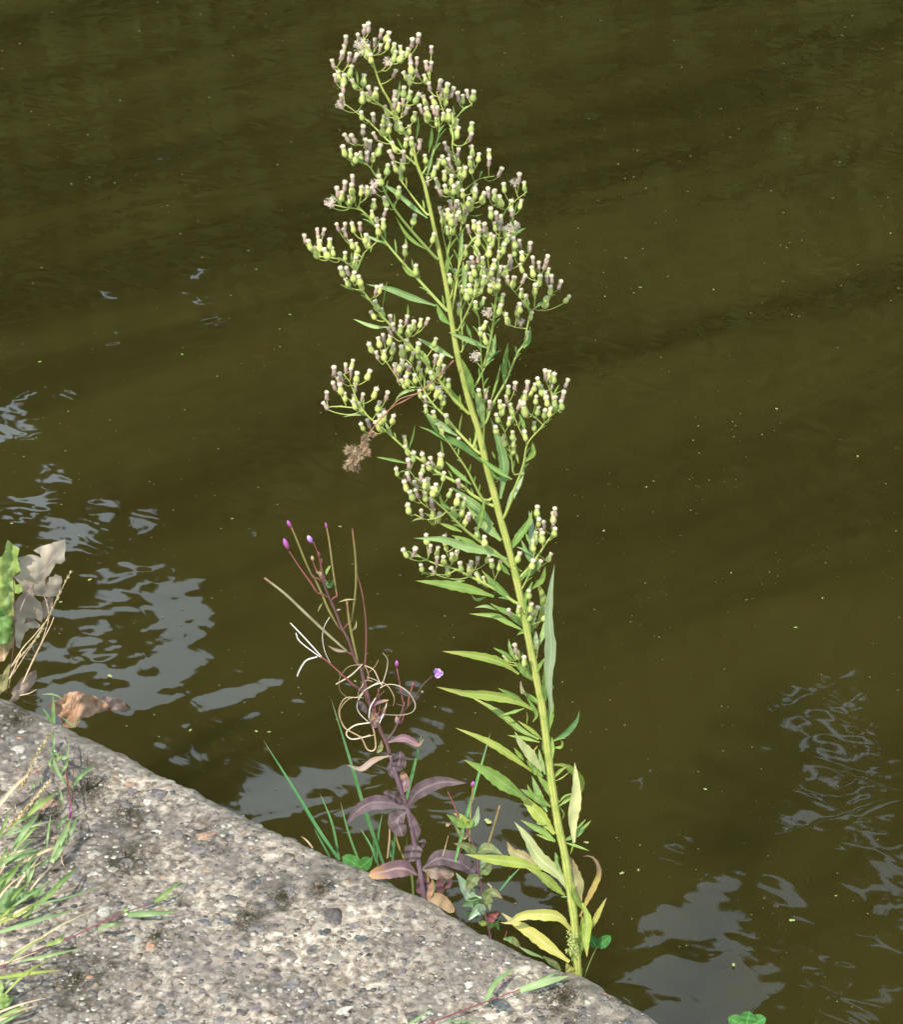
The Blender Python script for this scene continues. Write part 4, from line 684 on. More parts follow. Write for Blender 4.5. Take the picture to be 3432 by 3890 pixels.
LEAVES = [
 ('A', [(965, 960), (978, 870), (980, 780)], 18, 'green'), ('A', [(1060, 1060), (1080, 950), (1085, 860)], 28, 'green'), ('A', [(1040, 1260), (1075, 1130), (1100, 1000)], 20, 'blue'), ('A', [(820, 680), (832, 590), (842, 510)], 20, 'blue'), ('A', [(865, 1040), (820, 950)], 16, 'green'), ('A', [(850, 1385), (790, 1345), (725, 1310)], 30, 'blue'),
 ('B', [(860, 210), (780, 150), (700, 80), (590, 10)], 30, 'blue'), ('B', [(860, 410), (780, 360), (720, 300), (660, 200)], 22, 'green'), ('B', [(790, 580), (740, 550), (700, 505)], 24, 'green'), ('B', [(912, 755), (780, 710), (620, 650), (478, 622)], 42, 'blue'), ('B', [(610, 890), (520, 885), (395, 838)], 24, 'blue'),
 ('B', [(1000, 870), (960, 830), (915, 740)], 42, 'green'), ('B', [(738, 830), (738, 745)], 14, 'green'), ('B', [(1235, 1020), (1120, 970), (990, 920)], 34, 'blue'), ('B', [(1020, 1080), (900, 1010), (795, 955)], 38, 'blue'), ('B', [(1225, 1110), (1270, 1030), (1283, 930)], 34, 'blue'),
 ('B', [(1350, 1147), (1350, 1070), (1362, 985)], 26, 'green'), ('B', [(1135, 960), (1100, 865)], 20, 'deep'), ('B', [(1080, 480), (1090, 600), (1095, 720)], 30, 'blue'), ('B', [(880, 1147), (840, 1070), (800, 1020)], 30, 'green'), ('B', [(1120, 192), (1160, 196), (1205, 186)], 8, 'green'), ('B', [(975, 580), (990, 480), (975, 400)], 22, 'green'), ('B', [(1425, 1030), (1490, 980), (1500, 880)], 22, 'green'), ('B', [(580, 760), (608, 600)], 9, 'green'),
 ('B', [(728, 400), (722, 320)], 12, 'green'), ('B', [(600, 372), (520, 335), (465, 310)], 18, 'blue'), ('B', [(400, 660), (315, 622)], 12, 'green'), ('B', [(1065, 500), (1070, 380), (1080, 290)], 20, 'blue'),
 ('C', [(710, 320), (620, 335), (565, 370), (545, 410)], 22, 'blue'), ('C', [(340, 500), (260, 497), (185, 512)], 14, 'blue'), ('C', [(525, 640), (490, 580), (472, 540)], 22, 'blue'), ('C', [(635, 740), (665, 640), (680, 565)], 15, 'green'), ('C', [(630, 830), (540, 808), (412, 785)], 20, 'green'),
 ('C', [(1080, 380), (1050, 250), (1000, 110)], 48, 'green'), ('C', [(1035, 480), (950, 380), (860, 255)], 44, 'green'), ('C', [(1290, 290), (1300, 150), (1316, 8)], 40, 'green'), ('C', [(1200, 400), (1240, 280), (1270, 145)], 18, 'green'), ('C', [(1265, 1070), (1290, 870), (1260, 700), (1195, 510)], 66, 'blue'),
 ('C', [(1180, 850), (1000, 710), (860, 640), (740, 480)], 46, 'deep'), ('C', [(1345, 940), (1230, 870), (1110, 780)], 34, 'green'), ('C', [(970, 640), (850, 560), (755, 480)], 44, 'blue'), ('C', [(985, 620), (988, 570), (1005, 485)], 12, 'green'), ('C', [(870, 665), (790, 610), (708, 578)], 15, 'green'), ('C', [(1065, 975), (970, 900), (885, 815)], 34, 'green'),
 ('C', [(1215, 1250), (1100, 1130), (1000, 1050), (930, 990)], 60, 'blue'), ('C', [(930, 1150), (880, 1110), (842, 1055)], 26, 'green'), ('C', [(1130, 1260), (1140, 1170), (1155, 1065)], 34, 'green'), ('C', [(1090, 700), (1120, 590), (1165, 515)], 34, 'green'), ('C', [(1435, 610), (1420, 550), (1395, 490)], 28, 'green'), ('C', [(1440, 815), (1485, 760), (1485, 680)], 40, 'green'),
 ('C', [(1290, 1200), (1340, 1070), (1400, 950), (1445, 780)], 40, 'pale'), ('C', [(1390, 830), (1368, 735)], 16, 'green'), ('C', [(1140, 540), (1125, 430), (1085, 330)], 56, 'blue'), ('C', [(1250, 950), (1195, 870)], 18, 'green'), ('C', [(872, 780), (858, 670)], 14, 'green'), ('C', [(1190, 900), (1255, 930), (1330, 945)], 20, 'green'), ('C', [(1230, 800), (1205, 745)], 16, 'green'),
 ('D', [(960, 505), (800, 440), (600, 395), (400, 335), (160, 325)], 78, 'blue'), ('D', [(740, 405), (620, 345), (485, 300)], 40, 'green'), ('D', [(850, 825), (660, 770), (420, 722), (175, 690)], 80, 'green'), ('D', [(780, 830), (700, 850), (655, 808)], 26, 'green'), ('D', [(600, 690), (530, 700), (452, 722)], 22, 'blue'), ('D', [(575, 270), (480, 230), (370, 190)], 36, 'green'),
 ('D', [(912, 345), (780, 210), (660, 70), (590, -10)], 96, 'blue'), ('D', [(712, 260), (735, 150), (765, 15)], 44, 'green'), ('D', [(975, 450), (1060, 320), (1150, 190), (1178, 85)], 64, 'green'), ('D', [(1170, 520), (1180, 350), (1170, 200), (1150, 85)], 66, 'pale'), ('D', [(1090, 610), (960, 530), (860, 430)], 46, 'green'), ('D', [(1080, 690), (1150, 590), (1235, 490)], 44, 'green'),
 ('D', [(985, 640), (940, 590), (890, 520)], 40, 'green'), ('D', [(1175, 760), (1260, 680), (1292, 565)], 48, 'green'), ('D', [(1200, 1100), (1275, 960), (1270, 830), (1212, 680)], 66, 'ygreen'), ('D', [(1345, 1810), (1325, 1500), (1345, 1250), (1325, 1000), (1345, 750), (1372, 545)], 92, 'pale'), ('D', [(1015, 870), (900, 760), (745, 600)], 60, 'green'), ('D', [(1110, 1095), (990, 980), (890, 930), (815, 880)], 54, 'green'),
 ('D', [(1110, 1120), (960, 1040), (860, 990), (635, 972)], 50, 'green'), ('D', [(870, 940), (780, 908), (685, 920)], 28, 'blue'), ('D', [(1150, 1140), (1090, 1130), (1045, 1158)], 24, 'green'), ('D', [(1180, 560), (1130, 450), (1080, 330)], 40, 'blue'), ('D', [(1170, 465), (1100, 420), (1040, 398)], 22, 'blue'), ('D', [(1160, 370), (1125, 280)], 28, 'green'),
 ('D', [(1065, 1490), (900, 1385), (650, 1325), (405, 1293)], 70, 'ygreen'), ('D', [(1020, 1375), (940, 1310), (842, 1262)], 34, 'green'), ('D', [(1035, 1375), (990, 1280), (975, 1185)], 34, 'blue'), ('D', [(1178, 1540), (1100, 1450), (1010, 1380)], 70, 'green'), ('D', [(1150, 1440), (1120, 1370), (1095, 1305)], 28, 'green'), ('D', [(1178, 1510), (1240, 1420), (1292, 1345)], 40, 'green'),
 ('D', [(1240, 1240), (1275, 1130), (1290, 1010)], 44, 'blue'), ('D', [(1215, 1260), (1210, 1120)], 44, 'pale'), ('D', [(1290, 1720), (1290, 1560), (1280, 1430)], 62, 'green'), ('D', [(1250, 1740), (1170, 1690), (1085, 1635)], 38, 'green'), ('D', [(1200, 1800), (1020, 1710), (800, 1670), (600, 1650), (355, 1598)], 84, 'ygreen'), ('D', [(1120, 1745), (1010, 1670), (878, 1606)], 44, 'green'), ('D', [(1180, 700), (1120, 860), (1140, 960)], 40, 'green'), ('D', [(1200, 1150), (1160, 1040), (1200, 900)], 50, 'green'),
 ('D', [(1130, 660), (1190, 600), (1225, 500)], 40, 'deep'), ('D', [(1300, 1260), (1330, 1180), (1310, 1060)], 46, 'green'),
 ('E', [(1035, 470), (960, 400), (825, 308)], 34, 'ygreen'), ('E', [(1010, 470), (850, 390), (700, 270), (560, 180), (430, 110)], 60, 'ygreen'), ('E', [(885, 205), (790, 240), (675, 268)], 28, 'green'), ('E', [(1015, 495), (880, 460), (740, 435)], 32, 'green'), ('E', [(1120, 485), (1240, 420), (1330, 315), (1358, 225)], 50, 'deep'), ('E', [(1128, 540), (1195, 535), (1212, 500), (1195, 475)], 26, 'green'), ('E', [(1125, 490), (1180, 465), (1240, 460)], 16, 'green'),
 ('E', [(1035, 740), (930, 600), (850, 500), (802, 402)], 84, 'cream'), ('E', [(950, 745), (780, 620), (570, 490), (290, 370)], 64, 'ygreen'), ('E', [(880, 650), (795, 540)], 34, 'green'), ('E', [(1110, 1045), (960, 960), (850, 895)], 66, 'green'), ('E', [(900, 980), (700, 840), (560, 740), (368, 645)], 118, 'green'), ('E', [(1145, 1280), (1040, 1140), (930, 1020), (830, 920)], 110, 'ygreen'), ('E', [(1080, 1090), (1010, 950), (950, 780)], 64, 'blue'),
 ('E', [(1180, 1010), (1080, 880), (990, 770)], 66, 'green'), ('E', [(1065, 770), (1030, 650), (1012, 550)], 48, 'blue'), ('E', [(1040, 790), (980, 740), (900, 650)], 66, 'green'), ('E', [(975, 960), (935, 910), (910, 855)], 26, 'green'), ('E', [(1140, 685), (1220, 690), (1310, 740), (1380, 850), (1360, 960)], 62, 'ygreen'), ('E', [(1310, 1352), (1300, 1150), (1325, 960), (1325, 800), (1318, 665)], 96, 'cream'),
 ('E', [(1180, 1045), (1280, 960), (1385, 880)], 38, 'green'), ('E', [(1185, 1010), (1230, 960), (1300, 930)], 18, 'green'), ('E', [(1140, 800), (1190, 740), (1250, 705)], 32, 'ygreen'), ('E', [(1150, 830), (1220, 790), (1280, 740)], 12, 'ygreen'), ('E', [(1190, 1050), (1222, 1110), (1205, 1170)], 18, 'ygreen'), ('E', [(1215, 1340), (1330, 1285), (1458, 1165)], 50, 'green'), ('E', [(1335, 1240), (1415, 1152)], 20, 'green'),
 ('E', [(1150, 1340), (1060, 1265), (960, 1215), (852, 1158)], 54, 'green'), ('E', [(1150, 1348), (1070, 1310), (982, 1283)], 28, 'green'), ('E', [(1090, 420), (1115, 250), (1120, 60)], 56, 'green'), ('E', [(1090, 640), (1060, 520), (1070, 400)], 50, 'green'), ('E', [(1000, 170), (930, 110), (870, 40)], 26, 'green'), ('E', [(905, 345), (912, 280), (903, 230)], 8, 'ygreen'), ('E', [(1000, 525), (960, 580)], 12, 'yellow'), ('E', [(1110, 60), (1100, -30)], 60, 'pale'), ('E', [(1120, 450), (1128, 560), (1125, 650)], 30, 'green'),
 ('E', [(1080, 1200), (1000, 1190), (1000, 1160)], 24, 'ygreen'), ('E', [(960, 320), (990, 250), (900, 100)], 34, 'green'),
 ('F', [(1185, 850), (1080, 690), (900, 540), (780, 340), (655, 182)], 128, 'cream'), ('F', [(870, 610), (750, 530), (640, 480), (585, 375)], 104, 'olive'), ('F', [(930, 650), (700, 590), (430, 555), (172, 505)], 108, 'ygreen'), ('F', [(1150, 905), (1060, 830), (900, 700), (760, 630)], 90, 'ygreen'), ('F', [(1300, 1010), (1265, 800), (1215, 620), (1160, 470)], 130, 'olive'),
 ('F', [(1300, 1110), (1370, 960), (1450, 800), (1490, 680), (1460, 570), (1400, 520), (1325, 525)], 56, 'wither'), ('F', [(1320, 980), (1370, 1120), (1360, 1300), (1368, 1512)], 92, 'ygreen'), ('F', [(1390, 1260), (1470, 1110), (1562, 925)], 56, 'yellow'), ('F', [(1212, 1245), (1100, 1120), (950, 1090), (740, 1100), (610, 1170), (515, 1168)], 110, 'yellow'), ('F', [(1195, 1555), (1000, 1410), (800, 1260), (640, 1160), (525, 1072)], 122, 'yellow'),
 ('F', [(1300, 1500), (1325, 1300), (1320, 1090)], 76, 'ygreen'), ('F', [(1228, 1690), (1200, 1625), (1165, 1565)], 90, 'yellow'), ('F', [(1110, 1640), (1060, 1560), (1000, 1535)], 44, 'small'), ('F', [(1090, 570), (1055, 480)], 26, 'green'), ('F', [(1392, 470), (1280, 430), (1150, 388)][::-1], 28, 'green'), ('F', [(1175, 915), (1112, 918)], 18, 'blue'), ('F', [(1130, 700), (1080, 620), (1055, 500)], 40, 'blue'), ('F', [(1255, 370), (1230, 430), (1205, 510)], 20, 'ygreen'),
 ('F', [(1330, 1050), (1240, 900), (1230, 760)], 60, 'ygreen'), ('F', [(1225, 1560), (1222, 1480)], 20, 'deep')]
for (rg, Q, wz, mt) in LEAVES:
    longl = abs(Q[0][1] - Q[-1][1]) + abs(Q[0][0] - Q[-1][0])
    make_leaf(pl, horse, rg, Q, wz * 1.02, mt, 'lance', edge=0.09 if wz > 50 else 0.03)
# the dead spike of tiny seeds hanging beside the lowest leaf
mb = MB()
for k in range(150):
    t = rng.random(); c = pl.pt(S('F', (1218 + 6 * math.sin(t * 5), 1270 + 215 * t)), -.012) + Vector((rng.gauss(0, .0024), rng.gauss(0, .0024), 0)); s = .0011; d = Vector((rng.gauss(0, 1), rng.gauss(0, 1), rng.gauss(0, 1))).normalized(); e = d.orthogonal().normalized() * s; i = len(mb.v)
    mb.v += [c - e, c + e, c + d * .0025]; mb.face((i, i + 1, i + 2))
mb.build('seed_spike', M['ygreen'], horse)['kind'] = 'stuff'
o, _ = make_tube(pl, horse, 'D', [(1100, 1650), (1085, 1600), (1080, 1550)], 46, 'podpale', 'closed_bud', dy=-.01, tip=.12)
# ============================================================ withered flower clump hanging in the horseweed
hang = thing('withered_seed_clump', 'tawny withered flower clump hanging on a reddish stalk through the middle of the tall weed', 'seed head', pl.pt(S('C', (940, 130)), -.02))
ps = Plant(HY)
make_tube(ps, hang, 'C', [(945, 125), (820, 255), (710, 340), (600, 405), (530, 440), (440, 530), (380, 605), (345, 640)], 11, 'drystem', 'stalk', dy=-.014, reach=-.05, tip=.7)
make_tube(ps, hang, 'C', [(700, 352), (620, 372), (560, 400), (490, 480), (460, 520)], 9, 'drystem', 'stalk', dy=-.018, reach=-.05, tip=.6)
for (x, y, r) in ((340, 655, 30), (330, 705, 34), (345, 750, 32), (240, 745, 46), (290, 770, 40), (255, 815, 44), (225, 850, 34), (275, 860, 32), (390, 632, 22)):
    c = ps.pt(S('C', (x, y)), -.03 + rng.gauss(0, .006)); mb = MB(); s_ = pxm(c); rr_ = r / 1.803 * s_
    for k in range(230):
        d = Vector((rng.gauss(0, 1), rng.gauss(0, 1), rng.gauss(0, 1))).normalized(); a = c + d * rr_ * rng.uniform(.1, .8); e = a + (d + Vector((rng.gauss(0, .5), rng.gauss(0, .5), rng.gauss(0, .5)))) * rr_ * .4; s = d.orthogonal().normalized() * .0006; i = len(mb.v); mb.v += [a - s, a + s, e]; mb.face((i, i + 1, i + 2))
    mb.build('fluff_tuft', M['dry'], hang)
rng = random.Random(33)
def blob(pl_, root, name, reg, c, rx, ry, mat, ang=0.0, dy=0.0, rough=.12, tipz=0.0):
    """small closed bud-like body, rx/ry in zoom pixels, long axis ry turned by ang degrees clockwise from up"""
    q = S(reg, c); p = pl_.pt(q, dy); s_ = pxm(p); rx, ry = rx / RG[reg][2] * s_, ry / RG[reg][2] * s_; a = R(ang); ax = Vector((math.sin(a), 0, math.cos(a)))
    n = 8; P = [p + ax * ry * (k / n * 2 - 1) for k in range(n + 1)]; rr = [max(rx * .12, rx * math.sin(math.pi * (k / n * .9 + .05)) ** .75 * (1 - tipz * k / n)) for k in range(n + 1)]
    mb = MB(); mb.tube(P, rr, 8); return mb.build(name, M[mat], root)
# ============================================================ purple willowherb with curled seed pods
WY = edge_y(1612, 3440, 0.03); pw = Plant(WY)
wroot = thing('purple_willowherb', 'purple leaved willowherb going to seed, with long thin pods and curled pale pod shells', 'plant', ony(1614, 3450, WY))
PV = SL('V', [(1205, 1530), (1195, 1480), (1170, 1300), (1140, 1150), (1110, 1000), (1080, 850), (1040, 740), (1000, 620), (960, 480), (930, 390), (900, 330), (880, 270)]) + SL('W', [(1040, 1660), (1010, 1560), (985, 1460), (950, 1330), (900, 1250), (840, 1080), (780, 970), (740, 860), (670, 700), (640, 620), (615, 530)])
for q in dens(PV): pw.add(q, 0.0, -1)
def multi(pl_, root, pts, w0, w1, mat, name, extra_down=True):
    P = catmull([pl_.pt(q) for q in pts], len(pts) * 6)
    if extra_down: P = [P[0] + Vector((0, -.03, -.07)), P[0] + Vector((0, -.006, -.03))] + P
    mb = MB(); n = len(P) - 1; mb.tube(P, [(w0 + (w1 - w0) * k / n) * .5 * pxm(p) * (1 + .07 * math.sin(k * 1.1)) for k, p in enumerate(P)], 9); return mb.build(name, M[mat], root)
k0 = 12
multi(pw, wroot, PV[:k0 - 3], 22, 15, 'mauvestem', 'stem'); multi(pw, wroot, PV[k0 - 4:], 14, 8, 'maroon', 'stem', False)
PODS = [([(575, 680), (510, 580), (430, 470), (335, 325)], 17, 'red', .1), ([(535, 545), (470, 400), (410, 250), (355, 120)], 17, 'pod', -.15), ([(745, 710), (710, 480), (680, 250), (658, 130)], 15, 'pod', .2), ([(870, 925), (905, 650), (905, 400), (878, 135)], 20, 'pod', -.1),
        ([(985, 1300), (995, 1100), (990, 900), (960, 680), (915, 515)], 19, 'red', .2), ([(840, 1190), (660, 1030), (480, 860), (300, 690), (125, 555)], 24, 'podpale', -.2), ([(640, 620), (590, 370), (540, 240)], 12, 'red', 0), ([(925, 1275), (880, 1080), (850, 920), (830, 755)], 22, 'pod', -.15),
        ([(755, 970), (680, 840), (620, 700), (570, 590), (540, 530)], 20, 'pod', .1), ([(575, 500), (545, 430), (538, 385)], 12, 'red', .1), ([(620, 500), (600, 420), (585, 340)], 18, 'red', -.1), ([(640, 560), (615, 470), (605, 400)], 14, 'maroon', .1),
        ([(920, 1500), (820, 1410), (700, 1300), (640, 1250), (600, 1230)], 20, 'red', -.15), ([(1060, 1770), (1050, 1640), (1090, 1560), (1120, 1480)], 16, 'red', -.1), ([(990, 1480), (960, 1400), (955, 1330)], 24, 'maroon', -.1), ([(1020, 1400), (1000, 1330), (990, 1290)], 16, 'red', .1), ([(1110, 1700), (1110, 1600), (1095, 1500)], 16, 'red', .1), ([(1040, 1680), (990, 1580), (965, 1450), (975, 1330)], 13, 'maroon', .2), ([(1060, 1700), (1080, 1600), (1150, 1520)], 12, 'maroon', -.2), ([(1090, 1740), (1150, 1660), (1210, 1640)], 11, 'maroon', .1), ([(1000, 1560), (940, 1500), (900, 1470)], 12, 'maroon', .1), ([(1075, 1770), (1075, 1690), (1062, 1600)], 12, 'red', -.1)]
PVD = dens(PV)
for Q, wz, mt, rc in PODS:
    q0 = S('W', Q[0]); c_ = [n for n in PVD if n[1] > q0[1] + 14 and math.dist(n, q0) > 16]; n_ = min(c_, key=lambda n: math.dist(n, q0) + abs((n[1] - q0[1]) - 1.1 * abs(n[0] - q0[0])) * .6)
    o, P = make_tube(pw, wroot, 'W', Q, wz, mt, 'seed_pod', dy=0, reach=rc, tip=.45, mid=(mt in ('pod', 'podpale')))
    if math.dist(n_, q0) < 110:
        e = P[1]; a_ = pw.pt(n_, 0); mb = MB(); mb.tube([a_, a_.lerp(e, .5) + (P[0] - P[3]) * .05, P[0], e], [3.0 * pxm(e)] * 4, 6); mb.build('pod_stalk', M['red'], wroot)
SHELLS = [([(612, 1228), (480, 1080), (345, 938)], 19, 'strapw'), ([(602, 1232), (430, 1100), (392, 1025)], 15, 'strapw'), ([(575, 1228), (480, 1260), (425, 1340), (403, 1395)], 26, 'strapw'), ([(692, 1292), (640, 1180), (620, 1050), (640, 960), (682, 888)], 11, 'strapw'),
          ([(965, 1290), (860, 1390), (735, 1465)], 24, 'strap'), ([(960, 1292), (850, 1310), (785, 1375), (760, 1450), (778, 1530), (850, 1590)], 10, 'straptan'), ([(985, 1302), (1060, 1340), (1105, 1430), (1130, 1475)], 16, 'strap'), ([(1130, 1475), (1172, 1340), (1178, 1250), (1140, 1195)], 16, 'strap'),
          ([(1115, 1495), (1180, 1465), (1280, 1480), (1370, 1550), (1415, 1640), (1390, 1700), (1300, 1725), (1150, 1722)], 17, 'strap'), ([(1135, 1450), (1040, 1480), (950, 1560), (915, 1640), (935, 1710), (1010, 1785)], 17, 'strapw'), ([(1110, 1440), (1000, 1500), (925, 1570)], 18, 'strap'), ([(970, 1580), (890, 1575), (820, 1610), (770, 1690), (778, 1780)], 10, 'straptan'),
          ([(972, 1460), (932, 1520), (920, 1580)], 14, 'strap'), ([(1075, 1580), (1030, 1660), (1018, 1750)], 18, 'strapw'), ([(1172, 1620), (1150, 1700), (1108, 1800)], 17, 'strapw'), ([(1130, 1440), (1190, 1490), (1235, 1580), (1225, 1650)], 12, 'straptan'), ([(1050, 1440), (1000, 1430), (960, 1470), (990, 1560)], 10, 'straptan'), ([(1000, 1400), (1060, 1420), (1100, 1440)], 12, 'strap'), ([(980, 1300), (1010, 1370), (1015, 1440)], 12, 'straptan'), ([(1100, 1255), (1070, 1310), (1010, 1370)], 9, 'straptan')]
for Q, wz, mt in SHELLS: make_leaf(pw, wroot, 'W', Q, wz * .52, mt, 'strap', 'pod_shell', dy=rng.uniform(-.012, .004), reach=rng.uniform(-.3, .3), fold=.5, tilt=rng.uniform(-.3, .3), n=20, wav=.05, twist=rng.uniform(-.8, .8))
for Q, wz, mt in [([(740, 90), (650, 95), (608, 185), (640, 280), (700, 330), (780, 360), (850, 345)], 9, 'straptan'), ([(822, 262), (720, 280), (660, 330), (690, 372), (760, 365), (825, 345)], 13, 'strap'), ([(675, 315), (760, 365), (800, 440), (835, 455), (860, 430), (850, 330), (828, 262)], 13, 'straptan'), ([(700, 330), (650, 300), (625, 260)], 9, 'straptan')]:
    make_leaf(pw, wroot, 'V', Q, wz * .75, mt, 'strap', 'pod_shell', dy=-.006, reach=rng.uniform(-.2, .2), fold=.5, tilt=.1, n=24, wav=.05)
# side stalk on the right
make_tube(pw, wroot, 'V', [(930, 390), (985, 320), (1030, 220), (1060, 120)], 13, 'maroon', 'side_stalk', reach=.2, tip=.9)
for q in dens(SL('V', [(985, 320), (1030, 220), (1060, 120)])): pw.add(q, .008, -1)
make_tube(pw, wroot, 'W', [(1290, 1803), (1320, 1700), (1290, 1500), (1258, 1330)], 14, 'red', 'side_stalk', reach=.1, tip=.7); make_tube(pw, wroot, 'W', [(1325, 1690), (1430, 1550), (1480, 1470), (1565, 1390)], 13, 'maroon', 'side_stalk', reach=-.1, tip=.7)
make_tube(pw, wroot, 'W', [(1350, 1660), (1370, 1560), (1390, 1480)], 22, 'red', 'seed_pod', reach=.1, mid=True); make_tube(pw, wroot, 'W', [(1330, 1650), (1280, 1640), (1250, 1630)], 14, 'maroon', 'seed_pod'); make_tube(pw, wroot, 'W', [(1400, 1620), (1430, 1590), (1470, 1530)], 12, 'maroon', 'seed_pod')
blob(pw, wroot, 'bud', 'W', (1258, 1290), 17, 34, 'pink', 0, .01); blob(pw, wroot, 'bud', 'W', (1262, 1770), 30, 40, 'purpbrown', -10, -.008, tipz=.5); blob(pw, wroot, 'bud', 'W', (1395, 1465), 22, 22, 'red', 20, .01); blob(pw, wroot, 'bud', 'W', (1475, 1528), 11, 11, 'cap', 0, .01)
blob(pw, wroot, 'bud', 'W', (308, 262), 22, 54, 'pink', -18, 0.02); blob(pw, wroot, 'bud', 'W', (336, 92), 17, 36, 'pink', -25, -.02); blob(pw, wroot, 'bud', 'W', (512, 222), 23, 38, 'lilac', -25, 0); blob(pw, wroot, 'bud', 'W', (652, 105), 10, 30, 'pink', -10, .02); blob(pw, wroot, 'bud', 'W', (535, 385), 15, 24, 'straptan', -10); blob(pw, wroot, 'bud', 'W', (590, 352), 14, 26, 'red', -8); blob(pw, wroot, 'bud', 'W', (610, 410), 13, 28, 'red', 5)
blob(pw, wroot, 'bud', 'W', (876, 142), 8, 16, 'red', 0, -.02)
# lilac flower of four notched petals on the side stalk
fc = pw.pt(S('W', (1600, 1362)), -.01)
for k in range(4):
    a = R(35 + k * 62 - 60); d = Vector((math.sin(a), rng.uniform(-.5, .1), math.cos(a) * .8)); n = 6; PP = [fc + d * .0062 * k_ / n for k_ in range(n + 1)]; mb = MB(); mb.ribbon(PP, [.003 * prof('ovate', k_ / n * .9) for k_ in range(n + 1)], .2, .2, 0, .3, rng); mb.build('petal', M['lilac'], wroot)
for reg, Q, wz, mt, kd in [
 ('W', [(640, 560), (680, 620), (710, 560)], 40, 'dkgreen', 'ovate'), ('W', [(650, 530), (660, 490), (688, 448)], 24, 'green', 'ovate'), ('W', [(610, 560), (600, 520), (560, 500)], 40, 'olive', 'lance'), ('W', [(760, 760), (830, 740), (915, 738)], 14, 'olive', 'lance'), ('W', [(740, 830), (780, 822)], 16, 'tan', 'lance'), ('W', [(620, 770), (600, 800), (580, 845)], 14, 'olive', 'lance'), ('W', [(870, 1010), (905, 970), (912, 915)], 22, 'olive', 'lance'), ('W', [(830, 1185), (740, 1170), (665, 1132)], 28, 'tan', 'lance'),
 ('W', [(1000, 1720), (960, 1640), (920, 1600)], 50, 'purple', 'ovate'), ('W', [(1030, 1660), (1100, 1620), (1190, 1600)], 30, 'purpbrown', 'ovate'), ('W', [(1050, 1800), (1060, 1750), (1030, 1700)], 90, 'tan', 'ovate'), ('W', [(1000, 1560), (970, 1500), (975, 1440)], 34, 'purple', 'lance'), ('W', [(1060, 1750), (1130, 1740), (1160, 1650)], 34, 'purpbrown', 'lance'),
 ('V', [(890, 290), (850, 260), (835, 210)], 60, 'purpbrown', 'ovate'), ('V', [(1080, 848), (960, 812), (830, 812), (720, 880), (660, 965)], 100, 'purple', 'lance'), ('V', [(1078, 845), (1150, 740), (1300, 672), (1490, 675)], 102, 'purple', 'lance'), ('V', [(1050, 820), (980, 765), (912, 738)], 64, 'purple', 'ovate'), ('V', [(995, 600), (1020, 540), (1030, 455)], 100, 'purple', 'ovate'), ('V', [(1000, 650), (965, 590), (955, 530)], 50, 'purple', 'ovate'),
 ('V', [(1045, 750), (1060, 670), (1045, 595)], 76, 'purpbrown', 'ovate'), ('V', [(950, 490), (850, 520), (760, 580), (662, 550)], 44, 'tan', 'lance'), ('V', [(945, 395), (1060, 365), (1150, 410), (1192, 372)], 54, 'purpbrown', 'lance'), ('V', [(1075, 870), (1010, 930), (1050, 1040)], 130, 'purple', 'ovate'), ('V', [(1145, 1070), (1130, 980), (1085, 870)], 70, 'purple', 'ovate'), ('V', [(1130, 1075), (1115, 1130), (1095, 1215)], 130, 'purple', 'ovate'),
 ('V', [(1150, 1305), (1050, 1260), (940, 1275), (812, 1310)], 120, 'purpbrown', 'ovate'), ('V', [(1185, 1260), (1290, 1195), (1420, 1215), (1560, 1300)], 120, 'purple', 'ovate'), ('V', [(1180, 1265), (1290, 1285), (1400, 1305)], 96, 'tan', 'ovate'), ('V', [(1205, 1450), (1175, 1370), (1205, 1290)], 100, 'purpbrown', 'ovate'), ('V', [(1200, 1500), (1290, 1470), (1400, 1560)], 90, 'brown', 'ovate'), ('V', [(1215, 1490), (1240, 1400), (1250, 1330)], 44, 'brown', 'lance'),
 ('V', [(1310, 1450), (1300, 1380), (1320, 1310)], 60, 'maroon', 'ovate'), ('V', [(1330, 1400), (1370, 1370), (1380, 1320)], 30, 'maroon', 'lance'), ('V', [(870, 470), (890, 440), (900, 380)], 40, 'olive', 'lance'), ('V', [(1150, 1080), (1190, 1075), (1170, 1130)], 30, 'purple', 'ovate')]:
    make_leaf(pw, wroot, reg, Q, wz, mt, kd, reach=rng.uniform(-.4, .4), tilt=rng.uniform(-.35, .35), wav=.15, fold=.3, edge=.04)
make_tube(pw, wroot, 'V', [(1310, 1470), (1305, 1400), (1300, 1300)], 24, 'maroon', 'dead_stalk', dy=.01)
